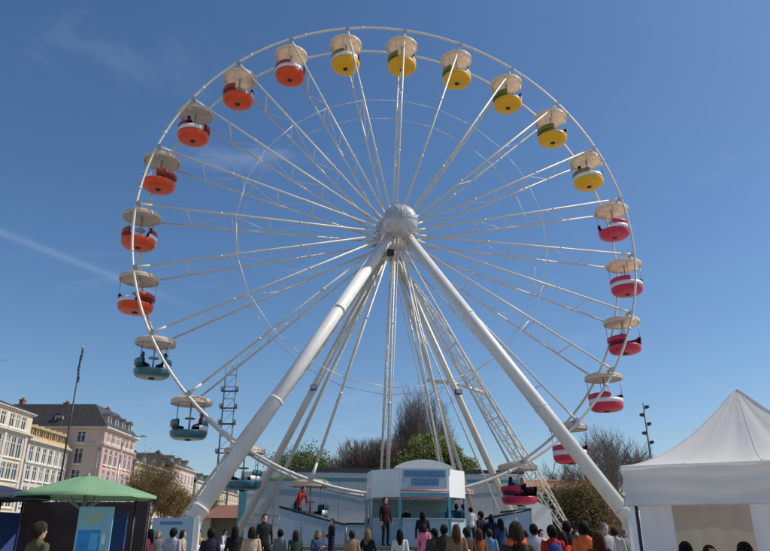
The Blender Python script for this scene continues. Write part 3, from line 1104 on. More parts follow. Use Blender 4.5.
wl = loc_pix(243, 470, 5)
wr = loc_pix(521, 470, 5)
wall = thing("ride_back_wall", "long pale grey panelled wall with teal trim behind the wheel", "wall", (WHEEL_X, WHEEL_Y, 0), WHEEL_A)
npan = 9
pw = (wr.x - wl.x) / npan
pm_ = MB()
pm_.box(.012, pw - .012, 5.0, 5.12, .12, 4.55)
for zz in (.6, 2.2, 3.8):
    pm_.box(.06, pw - .06, 4.985, 4.998, zz, zz + .05)
pmesh = pm_.mesh("panel", PALE)
for i in range(npan):
    o = link("panel", pmesh, wall, (wl.x + i * pw, 0, 0))
for i in range(npan + 1):
    MB().box(wl.x + i * pw - .05, wl.x + i * pw + .05, 5.125, 5.25, 0, 5.1).build("post", galv, wall)
MB().box(wl.x - .1, wr.x + .1, 4.96, 5.121, 4.553, 4.75).build("teal_strip", TEALP, wall)
MB().box(wl.x + 1.7, wl.x + 5.0, 4.93, 4.957, 4.62, 4.70).build("lime_strip", LIMEP, wall)
MB().box(wl.x - .1, wr.x + .1, 4.97, 5.121, 4.753, 5.05).build("fascia_board", PALE, wall)
MB().box(wl.x + 3.0, wr.x + .15, 4.85, 5.26, 5.103, 5.32).build("coping", COPING, wall)
MB().box(wl.x - .12, wl.x + .3, 4.86, 4.955, .1, 4.6).build("end_trim", TEALP, wall)
MB().box(wr.x - .3, wr.x + .12, 4.86, 4.955, .1, 4.6).build("end_trim", TEALP, wall)
STR = mat("painted_stripe_blue", (.34, .46, .52), .5, vary=.15, scale=3)
for xa, xb, za_, zb_, hh in ((wl.x + 2.2, wl.x + 8.2, 3.9, 3.1, .35), (wl.x + 9.5, wr.x - .6, 3.0, 3.9, .35), (wl.x + .8, wl.x + 7.4, 2.6, 1.7, .22)):
    sv = []
    for k in range(13):
        t_ = k / 12
        zc = za_ + (zb_ - za_) * t_ + .22 * math.sin(math.pi * t_)
        sv += [(xa + (xb - xa) * t_, 4.9805, zc - hh / 2 * (1 - .5 * t_)), (xa + (xb - xa) * t_, 4.9805, zc + hh / 2 * (1 - .5 * t_))]
    MB().add(sv, [(2 * k, 2 * k + 2, 2 * k + 3, 2 * k + 1) for k in range(12)]).build("painted_stripe", STR, wall)
lowp = MB()
lowp.add([(wr.x + .14, 4.95, .1), (wr.x + 2.0, 4.95, .1), (wr.x + 1.7, 4.95, 3.0), (wr.x + .14, 4.95, 3.9),
          (wr.x + .14, 5.1, .1), (wr.x + 2.0, 5.1, .1), (wr.x + 1.7, 5.1, 3.0), (wr.x + .14, 5.1, 3.9)],
         [(0, 1, 2, 3), (7, 6, 5, 4), (0, 4, 5, 1), (1, 5, 6, 2), (2, 6, 7, 3), (3, 7, 4, 0)])
lowp.build("wing_panel", white_gloss, wall)

DZ = 1.15
plat = thing("boarding_platform", "raised metal boarding deck with front steps and stepped side landings under the wheel", "platform", (WHEEL_X, WHEEL_Y, 0), WHEEL_A)
MB().box(-6.2, 5.8, -11.8, 4.2, DZ - .12, DZ).build("deck", DECK, plat)
fr = MB()
for x_ in np.arange(-6.1, 5.8, 1.98):
    for y_ in (-11.6, -7, -3, 1, 4.0):
        fr.box(x_ - .06, x_ + .06, y_ - .06, y_ + .06, 0, DZ - .123)
fr.build("deck_posts", galv, plat)
for i in range(3):
    z = DZ - (i + 1) * DZ / 4
    MB().box(-6.2, 5.8, -11.8 - (i + 1) * .42, -11.803 - i * .42, 0, z).build("step", DECK, plat)
SIDE = {-1: (-3.15, -6.05, 1.94 - .95, 2.66 - .95), 1: (3.1, 5.3, 2.2 - .95, 2.62 - .95)}
for s, (u0, u1, za, zb) in SIDE.items():
    # landing behind the sloped parapet
    lo, hi = sorted((u0 + s * 1.6, u1))
    MB().box(lo, hi, -5.9, -1.25, DZ + .003, zb).build("landing", DECK, plat)
    for k in range(3):
        a_ = u0 + s * (.2 + .45 * k)
        b_ = a_ + s * .447
        MB().box(min(a_, b_), max(a_, b_), -5.9, -1.25, DZ + .003, DZ + (zb - DZ) * (k + 1) / 4).build("landing_step", DECK, plat)
    # front parapet: sloped top edge, panels split by posts
    npn = 3
    for k in range(npn):
        t0, t1 = k / npn, (k + 1) / npn
        xa, xb = u0 + (u1 - u0) * t0 + s * .03, u0 + (u1 - u0) * t1 - s * .03
        ha, hb_ = za + .9 + (zb - za) * t0, za + .9 + (zb - za) * t1
        mb = MB()
        mb.add([(xa, -6.1, DZ + .01), (xb, -6.1, DZ + .01), (xb, -6.1, hb_), (xa, -6.1, ha), (xa, -6.04, DZ + .01), (xb, -6.04, DZ + .01), (xb, -6.04, hb_), (xa, -6.04, ha)],
               [(0, 1, 2, 3), (7, 6, 5, 4), (0, 4, 5, 1), (1, 5, 6, 2), (2, 6, 7, 3), (3, 7, 4, 0)])
        mb.build("parapet_panel", BLUEGREY, plat)
    hr = MB()
    hr.tube((u0, -6.07, za + .96), (u1, -6.07, zb + .96), .05, n=8)
    hr.tube((u1, -6.07, zb + .96), (u1, -1.6, zb + .96), .05, n=8)
    hr.build("hand_rail", dark_metal, plat)
    for t_ in (0, 1 / 3, 2 / 3, 1):
        xx = u0 + (u1 - u0) * t_
        MB().tube((xx, -6.07, DZ), (xx, -6.07, za + .96 + (zb - za) * t_), .035, n=8).build("rail_post", galv, plat)
# level barrier panels beside the booth and along the front rails
for a_, b_, w_ in ((-3.1, -2.15, -6.1), (-2.1, -1.15, -6.1), (-1.1, -.15, -6.1), (1.3, 2.1, -6.1), (2.15, 3.05, -6.1)):
    MB().box(a_, b_, w_, w_ + .05, DZ + .18, DZ + .78).build("barrier_panel", BLUEGREY, plat)
MB().tube((-3.15, -6.07, DZ + .84), (0, -6.07, DZ + .84), .04, n=8).build("hand_rail", dark_metal, plat)
MB().tube((1.2, -6.07, DZ + .84), (3.1, -6.07, DZ + .84), .04, n=8).build("hand_rail", dark_metal, plat)
for x_ in (-2.12, -1.12, -.12, 1.25, 2.12):
    MB().tube((x_, -6.07, DZ), (x_, -6.07, DZ + .84), .03, n=8).build("rail_post", galv, plat)
# ticket booth: three-sided fascia with a gabled sign over an open counter
W0 = -10.0
bl, bm0, bm1, brr = loc_pix(372, 468, W0 + .9).x, loc_pix(400, 497, W0).x, loc_pix(449.5, 497, W0).x, loc_pix(466, 497, W0 + .9).x
ZB, ZT, ZP = 2.93, 4.0, 4.35
booth = thing("ticket_booth", "pale three sided ticket booth with a blue lettered gable sign", "booth", (WHEEL_X, WHEEL_Y, 0), WHEEL_A)
BW = mat("booth_white", (.80, .79, .76), .4, vary=.05, scale=1.0, coat=.2, stain=.08)
outl = [(bl, W0 + 1.0), (bm0, W0), (bm1, W0), (brr, W0 + 1.0), (brr, W0 + 2.6), (bl, W0 + 2.6)]


def wall_seg(a_, b_, z0, z1, th=.06):
    (xa, ya), (xb, yb) = a_, b_
    d = Vector((xb - xa, yb - ya, 0)).normalized()
    nrm = Vector((-d.y, d.x, 0)) * th
    vs = [Vector((xa, ya, z0)), Vector((xb, yb, z0)), Vector((xb, yb, z1)), Vector((xa, ya, z1))]
    vs += [v + nrm for v in vs]
    return MB().add(vs, [(0, 1, 2, 3), (7, 6, 5, 4), (0, 4, 5, 1), (1, 5, 6, 2), (2, 6, 7, 3), (3, 7, 4, 0)])


for i in range(6):
    a_, b_ = outl[i], outl[(i + 1) % 6]
    d = Vector((b_[0] - a_[0], b_[1] - a_[1])).normalized() * .012
    wall_seg((a_[0] + d.x, a_[1] + d.y), (b_[0] - d.x, b_[1] - d.y), ZB, ZT).build("fascia_panel", BW, booth)
mid = (bm0 + bm1) / 2
gb = MB()
arc = [(bm0 - .25, ZT + .003)] + [(mid + (bm1 - bm0 + .5) / 2 * math.cos(t_), ZT + .003 + (ZP - ZT) * (.5 - .5 * math.cos(2 * t_)) ** .8) for t_ in np.linspace(math.pi - .12, .12, 17)] + [(bm1 + .25, ZT + .003)]
vs = [Vector((x_, W0 - .02, z_)) for x_, z_ in arc] + [Vector((x_, W0 + .08, z_)) for x_, z_ in arc]
n_ = len(arc)
gb.add(vs, [tuple(reversed(range(n_))), tuple(range(n_, 2 * n_))] + [(i, i + 1, n_ + i + 1, n_ + i) for i in range(n_ - 1)])
gb.build("gable", BW, booth)
MB().add([(x_, y_, ZT - .06) for x_, y_ in [(bl + .08, W0 + 1.02), (bm0 + .03, W0 + .08), (bm1 - .03, W0 + .08), (brr - .08, W0 + 1.02), (brr - .08, W0 + 2.5), (bl + .08, W0 + 2.5)]] +
         [(x_, y_, ZT - .02) for x_, y_ in [(bl + .08, W0 + 1.02), (bm0 + .03, W0 + .08), (bm1 - .03, W0 + .08), (brr - .08, W0 + 1.02), (brr - .08, W0 + 2.5), (bl + .08, W0 + 2.5)]],
         [(5, 4, 3, 2, 1, 0), (6, 7, 8, 9, 10, 11)] + [(i, (i + 1) % 6, 6 + (i + 1) % 6, 6 + i) for i in range(6)]).build("roof", ZINC, booth)
sp = MB().box(bm0 + .10, bm1 - .10, W0 - .05, W0 - .021, ZB + .32, ZT - .03).build("sign_board", PALEBLUE, booth)
# two rows of blurred lettering: strokes only, the photograph does not let the words be read
LETT = mat("sign_letter_pale", (.12, .25, .40), .5, vary=.1)
for zr, h_, xa, xb in ((ZT - .33, .27, bm0 + .15, bm1 - .15), (ZT - .65, .28, bm0 + .45, bm1 - .43)):
    MB().box(xa, xb, W0 - .0515, W0 - .0505, zr, zr + h_).build("letter_band", BLUEP, sp)
R = random.Random(5)
for zr, h_, xa, xb in ((ZT - .30, .21, bm0 + .20, bm1 - .20), (ZT - .62, .22, bm0 + .50, bm1 - .48)):
    x_ = xa
    while x_ < xb - .08:
        w_ = R.uniform(.09, .13)
        lt = MB()
        y_, y2 = W0 - .066, W0 - .052
        k = R.randrange(4)
        lt.box(x_, x_ + .035, y_, y2, zr, zr + h_)
        if k != 1:
            lt.box(x_ + w_ - .035, x_ + w_, y_, y2, zr, zr + h_)
        if k in (0, 1, 2):
            lt.box(x_ + .036, x_ + w_ - (.036 if k != 1 else 0), y_, y2, zr + h_ - .04, zr + h_)
        if k in (1, 3, 0):
            lt.box(x_ + .036, x_ + w_ - (.036 if k != 1 else 0), y_, y2, zr + h_ * .42, zr + h_ * .42 + .04)
        lt.build("letter", LETT, sp)
        x_ += w_ + .035
MB().tube((bm0 + .03, W0 - .05, ZB + .24), (bm1 - .03, W0 - .05, ZB + .24), .03, n=8).build("pink_tube", PINKP, booth)
MB().box(bm0 + .02, bm1 - .02, W0 - .03, W0 - .003, ZB + .01, ZB + .15).build("teal_band", TEALP, booth)
MB().tube((bm0 + .4, W0 - .03, ZB - .03), (bm1 - .3, W0 - .03, ZB - .03), .028, n=8).build("pink_tube", PINKP, booth)
for (x_, y_) in outl:
    MB().box(x_ - .05, x_ + .05, y_ + .02, y_ + .12, DZ, ZB - .002).build("post", TEALP if y_ < W0 + .5 else galv, booth)
for i in (0, 1, 2):
    a_, b_ = outl[i], outl[i + 1]
    d = Vector((b_[0] - a_[0], b_[1] - a_[1])).normalized() * .07
    wall_seg((a_[0] + d.x, a_[1] + d.y), (b_[0] - d.x, b_[1] - d.y), DZ, DZ + .95).build("counter_front", PALEBLUE, booth)
    wall_seg((a_[0] + d.x, a_[1] + d.y - .1), (b_[0] - d.x, b_[1] - d.y - .1), DZ + .953, DZ + 1.0, .45).build("counter_top", galv, booth)
MB().box(bl + .1, brr - .1, W0 + 2.55, W0 + 2.58, DZ, ZB).build("back_panel", mat("booth_inside", (.26, .42, .44), .6, vary=.15, scale=2), booth)

# ------------------------------------------------------------------ white market tent
WHITE_CLOTH = mat("white_tent_cloth", (.84, .815, .775), .7, vary=.03, scale=1.5, transl=.38, bump=.25, bscale=2.2)
CURTAIN = mat("white_curtain_cloth", (.84, .83, .86), .7, vary=.03, scale=2, transl=.5)
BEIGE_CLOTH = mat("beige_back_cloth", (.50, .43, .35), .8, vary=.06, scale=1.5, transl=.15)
SEAM = mat("tent_seam_tape", (.50, .49, .47), .7)
TS, TE, TP, TV = 3.0, 2.39, 3.56, 1.90
tent = thing("market_tent", "white peaked pop up market tent with half open front curtains", "tent", (5.16, 9.73, 0), math.radians(-27.8))
R = random.Random(3)
for side in range(4):          # four sloping roof panels, sagging between the hips
    Mr = Matrix.Rotation(side * math.pi / 2, 4, "Z")
    n, m = 22, 18
    vs, fs = [], []
    for j in range(m + 1):
        t_ = j / m
        half = TS / 2 * (1 - t_) + .012
        z = TE + (TP - TE) * (t_ ** 1.72) - .05 * max(0, t_ - .93) / .07 * .6
        for i in range(n + 1):
            u = i / n * 2 - 1
            sag = -.03 * (1 - u * u) * math.sin(math.pi * min(1, t_ * 1.05)) * (1 - t_)
            wr_ = .016 * math.sin(u * 11 + side) * math.sin(math.pi * t_) * (1 - t_) + .014 * mnoise.noise(Vector((u * 2.5, t_ * 2, side * 7.1))) + .010 * math.sin(u * 21 + 3 * t_) * t_ * (1 - t_) * 2.2
            vs.append(Mr @ Vector((u * half, -half - sag * .5, z + sag + wr_)))
    for j in range(m):
        for i in range(n):
            a_ = j * (n + 1) + i
            fs.append((a_, a_ + 1, a_ + n + 2, a_ + n + 1))
    mb = MB()
    mb.smooth = True
    mb.add(vs, fs)
    ro_ = mb.build("roof_panel", WHITE_CLOTH, tent)
    hp = MB()
    for j in range(m):
        hp.tube(vs[j * (n + 1)], vs[(j + 1) * (n + 1)], .012, n=5, caps=False)
    hp.build("hip_piping", WHITE_CLOTH, ro_)
    sm_ = MB()
    for j in range(m):
        c0, c1 = vs[j * (n + 1) + n // 2 + 1], vs[(j + 1) * (n + 1) + n // 2 + 1]
        sm_.tube(c0, c1, .005, n=5, caps=False)
    sm_.build("seam", SEAM, ro_)
    vs, fs = [], []          # valance
    n = 48
    for i in range(n + 1):
        u = (i / n * 2 - 1) * (TS / 2 + .012)
        VN = 10
        for j in range(VN + 1):
            z = TE - .004 - (TE - TV) * j / VN + (.003 * math.sin(i * .9 + side) if j == VN else 0)
            fold = .016 * math.sin(j * 1.5 + .35 * mnoise.noise(Vector((u * 1.3, side * 3.0, 0))) * 6) * (1 if j else 0)
            vs.append(Mr @ Vector((u, -TS / 2 - .02 - .010 * j / VN * math.sin(i * .42 + side * 2) - fold, z)))
    for i in range(n):
        for j in range(VN):
            a_ = i * (VN + 1) + j
            fs.append((a_, a_ + 1, a_ + VN + 2, a_ + VN + 1))
    mb = MB()
    mb.smooth = True
    mb.add(vs, fs)
    va = mb.build("valance", WHITE_CLOTH, tent)
    hm = MB()
    for i in range(n):
        hm.tube(vs[i * (VN + 1) + VN], vs[(i + 1) * (VN + 1) + VN], .007, n=4, caps=False)
    hm.build("hem", WHITE_CLOTH, va)
for sx in (-1, 1):
    for sy in (-1, 1):
        MB().box(sx * 1.45 - .03, sx * 1.45 + .03, sy * 1.45 - .03, sy * 1.45 + .03, .02, TE - .05).build("leg", mat("tent_leg", (.72, .72, .72), .35, .3), tent)
        MB().box(sx * 1.45 - .08, sx * 1.45 + .08, sy * 1.45 - .08, sy * 1.45 + .08, 0, .018).build("foot_plate", galv, tent)
MB().tube((0, 0, TE - .15), (0, 0, TP - .06), .025, n=8).build("centre_mast", galv, tent)
br_ = MB()
for sx in (-1, 1):
    for sy in (-1, 1):
        br_.tube((sx * 1.42, sy * 1.42, TE - .1), (0, 0, TE - .12), .015, n=6)
br_.build("roof_braces", galv, tent)


def curtain(x0, x1, y, name, m, waves, amp=.03, z0=.06, z1=TV + .25, axis="x"):
    n = max(8, int(waves * 8))
    vs = []
    for i in range(n + 1):
        u = x0 + (x1 - x0) * i / n
        o_ = amp * math.sin(2 * math.pi * waves * i / n)
        for z, k in ((z0, 1.3), ((z0 + z1) / 2, 1.0), (z1, .5)):
            vs.append((u, y + o_ * k, z) if axis == "x" else (y + o_ * k, u, z))
    mb = MB()
    mb.smooth = True
    mb.add(vs, [(i * 3 + j, (i + 1) * 3 + j, (i + 1) * 3 + j + 1, i * 3 + j + 1) for i in range(n) for j in range(2)])
    return mb.build(name, m, tent)


curtain(-1.37, -.98, -1.43, "front_curtain", CURTAIN, 2.0, .02)
curtain(-.10, 1.38, -1.43, "front_curtain", CURTAIN, 6, .02)
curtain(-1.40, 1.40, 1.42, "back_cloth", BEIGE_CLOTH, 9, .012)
curtain(-1.38, 1.38, 1.44, "side_cloth", CURTAIN, 9, .012, axis="y")
MB().box(-1.42, -1.385, -1.44, -1.42, .05, TV + .2).build("gap_shade_strip", dark_metal, tent)  # dark strip standing in for the shaded gap between leg and curtain
tbl = thing("folding_table", "folding table covered with dark cloth inside the white tent", "table", (5.2, 9.6, 0), math.radians(-27.8))
MB().box(-.8, .5, -.2, .45, .72, .75).build("table_top", mat("dark_table_cloth", (.03, .03, .05), .8), tbl)
for sx in (-.75, .45):
    for sy in (-.15, .4):
        MB().tube((sx, sy, 0), (sx, sy, .72), .02, n=6).build("leg", galv, tbl)

# ------------------------------------------------------------------ parasols and the drinks stall
GREEN_CLOTH = mat("pale_green_cloth", (.20, .36, .20), .8, vary=.06, scale=1.5, transl=.12)
NAVY_CLOTH = mat("navy_cloth", (.02, .03, .06), .8, vary=.1, transl=.08)


def parasol(label, x, y, rad, z_edge, z_top, cloth, pole_m, turn, nsect=8):
    root = thing("parasol", label, "parasol", (x, y, 0), turn)
    MB().tube((0, 0, .08), (0, 0, z_top + .05), .03, n=10).build("pole", pole_m, root)
    MB().box(-.35, .35, -.35, .35, 0, .08).build("base", dark_metal, root)
    cn, rings, per = MB(), 8, 4
    k = nsect * per
    vs = []
    for j in range(rings + 1):
        t_ = j / rings
        for i in range(k):
            a = 2 * math.pi * i / k
            ph = (i % per) / per
            chord = math.cos(math.pi / nsect) / math.cos((ph - .5) * 2 * math.pi / nsect)
            r = (.10 + (rad - .10) * t_) * chord
            z = z_top + (z_edge - z_top) * (t_ ** 1.08) - .04 * math.sin(math.pi * ph) * t_ * (1.2 - t_)
            vs.append((r * math.cos(a), r * math.sin(a), z))
    for i in range(k):           # hanging valance
        vs.append((vs[rings * k + i][0] * 1.005, vs[rings * k + i][1] * 1.005, z_edge - .055 + .006 * math.sin(i * 2.1)))
    fs = [(j * k + i, j * k + (i + 1) % k, (j + 1) * k + (i + 1) % k, (j + 1) * k + i) for j in range(rings + 1) for i in range(k)]
    fs.append(tuple(range(k)))
    cn.smooth = True
    cn.add(vs, fs)
    cn.build("canopy", cloth, root)
    for i in range(nsect):
        a = 2 * math.pi * i / nsect
        rb = MB().tube((.05 * math.cos(a), .05 * math.sin(a), z_top - .05), (rad * .98 * math.cos(a), rad * .98 * math.sin(a), z_edge - .02), .010, n=5)
        rb.tube((.05 * math.cos(a), .05 * math.sin(a), z_edge - .25), (rad * .5 * math.cos(a), rad * .5 * math.sin(a), (z_top + z_edge) / 2 - .04), .009, n=5)
        rb.build("rib", pole_m, root)
    return root


pc = at_y(88, 479, 12.8)
parasol("wide pale green parasol over the drinks stall", pc.x, 12.8, 1.24, 2.22, 2.56, GREEN_CLOTH, mat("pole_grey", (.35, .35, .36), .4, .6), .25)
parasol("dark navy parasol edge beside the pale green one", -7.6, 13.2, 1.25, 2.22, 2.46, NAVY_CLOTH, dark_metal, .1)

BLUE_CLOTH = mat("blue_stall_cloth", (.02, .06, .20), .8, vary=.15, scale=2)
MAROON = mat("dark_back_cloth", (.075, .05, .055), .85, vary=.3, scale=1.5)
stall = thing("drinks_stall", "dark drinks stall with blue cloth sides under the green parasol", "stall", (-5.9, 14.15, 0), 0)
MB().box(-1.35, 1.15, -.02, .02, .1, 2.16).build("back_cloth", MAROON, stall)
MB().box(-1.42, -1.38, -1.6, .05, .1, 1.95).build("side_cloth", BLUE_CLOTH, stall)
MB().box(.62, .95, -.55, -.5, .1, 1.95).build("blue_drape", BLUE_CLOTH, stall)
MB().box(-1.3, .9, -.75, -.15, .95, 1.0).build("counter_top", mat("counter_wood", (.16, .10, .06), .5), stall)
MB().box(-1.28, .88, -.72, -.69, .06, .947).build("counter_skirt", BLUE_CLOTH, stall)
for x_ in (-1.4, 1.17):
    for y_ in (-.8, .03):
        MB().tube((x_, y_, 0), (x_, y_, 2.16), .022, n=8).build("post", dark_metal, stall)
R = random.Random(9)
MBW = mat("board_white", (.62, .66, .68), .5, vary=.05)
bx_, by_ = at_y(93, 535, 12.2).x, 12.2
board = thing("menu_board", "light blue menu board with yellow heading beside the green parasol", "sign", (bx_, by_, 0), .08)
MB().box(-.29, .29, 0, .04, .35, 2.0).build("panel", mat("menu_pale_blue", (.22, .46, .52), .45, vary=.1), board)
for x_ in (-.25, .25):
    MB().tube((x_, .07, 0), (x_, .07, 2.0), .02, n=6).build("stand_leg", galv, board)
    MB().box(x_ - .03, x_ + .03, -.22, .3, 0, .025).build("foot", galv, board)
YEL = mat("menu_yellow", (.62, .50, .12), .5)
for z_, xa, xb in ((1.83, -.22, .14), (1.76, -.2, .10)):
    x_ = xa
    while x_ < xb:
        w_ = R.uniform(.012, .03)
        MB().box(x_, x_ + w_, -.006, -.001, z_ + R.uniform(0, .008), z_ + R.uniform(.03, .05)).build("heading_stroke", YEL, board)
        x_ += w_ + R.choice((.005, .006, .02))
MB().box(-.25, .12, -.006, -.001, 1.22, 1.62).build("picture", mat("menu_blue", (.02, .22, .55), .4, vary=.25, scale=5), board)
MB().box(-.05, .09, -.009, -.0065, 1.30, 1.58).build("picture_glass", mat("menu_cyan", (.06, .40, .62), .4, vary=.2, scale=8), board)
MB().box(.15, .20, -.007, -.002, 1.40, 1.55).build("picture_cup", MBW, board)
MB().box(.17, .25, -.006, -.001, 1.10, 1.33).build("picture_snack", mat("menu_tan", (.50, .30, .18), .6, vary=.2, scale=9), board)
MB().box(-.20, -.02, -.006, -.001, .85, 1.16).build("picture_drink", mat("menu_white_blue", (.45, .58, .62), .5, vary=.25, scale=8), board)
MB().box(.0, .12, -.006, -.001, .55, 1.12).build("picture_cone", mat("menu_orange", (.70, .36, .08), .5, vary=.25, scale=8), board)

pk = at_y(172, 535, 27)
panel = thing("notice_panel", "pale blue grey notice panel standing by the wheel's leg foot", "sign", (pk.x, 27, 0), .05)
MB().box(-.78, .78, 0, .06, .95, 2.15).build("board", PALEBLUE, panel)
MB().box(-.5, .35, -.006, -.001, 1.90, 2.02).build("heading_bar", BLUEP, panel)
for x_ in (-.72, .72):
    MB().box(x_ - .035, x_ + .035, .061, .13, 0, 2.15).build("post", galv, panel)
MB().box(-.82, -.6, -.3, .3, 0, .05).build("foot", galv, panel)
MB().box(.6, .82, -.3, .3, 0, .05).build("foot", galv, panel)

# cream kiosk beyond the leg, seen through the frame
pk = at_y(224, 535, 44)
kio = thing("kiosk", "small cream kiosk with a dark serving hatch behind the wheel's leg", "kiosk", (pk.x, 44, 0), .1)
KM = mat("kiosk_cream", (.55, .48, .34), .7, vary=.1, scale=1)
kb = MB()
kb.box(-1.4, 1.4, 0, 2, 0, 1.0).box(-1.4, -.9, 0, 2, 1.003, 2.5).box(.9, 1.4, 0, 2, 1.003, 2.5).box(-.897, .897, 1.6, 2, 1.003, 2.5)
kb.build("body", KM, kio)
MB().add([(-1.7, -.4, 2.51), (1.7, -.4, 2.51), (1.7, 2.4, 2.51), (-1.7, 2.4, 2.51), (-.6, 1, 3.3), (.6, 1, 3.3)], [(0, 1, 5, 4), (1, 2, 5), (2, 3, 4, 5), (3, 0, 4), (3, 2, 1, 0)]).build("roof", mat("kiosk_roof", (.22, .10, .07), .7), kio)
MB().box(-.9, .9, -.25, .1, 1.004, 1.05).build("counter", SASH, kio)

# ------------------------------------------------------------------ people
SKINS = [mat("skin_light", (.55, .34, .25), .55, vary=.05, spec=.4), mat("skin_tan", (.42, .25, .17), .55, vary=.05, spec=.4)]
SHOE = mat("shoe_leather", (.03, .025, .022), .5)
EYE = mat("eye_dark", (.02, .015, .012), .3)
HAIRS = {n: mat("hair_" + n, c, .55, vary=.45, scale=40, bump=.5, bscale=90, spec=.22) for n, c in dict(black=(.012, .010, .009), brown=(.045, .026, .016), auburn=(.13, .045, .018), grey=(.25, .24, .23), blond=(.28, .18, .08)).items()}


def cloth(col):
    return mat("cloth_%.3f_%.3f_%.3f" % col, col, .85, vary=.18, scale=6, bump=.3, bscale=25, spec=.2)


def V3(*a):
    return Vector(a)


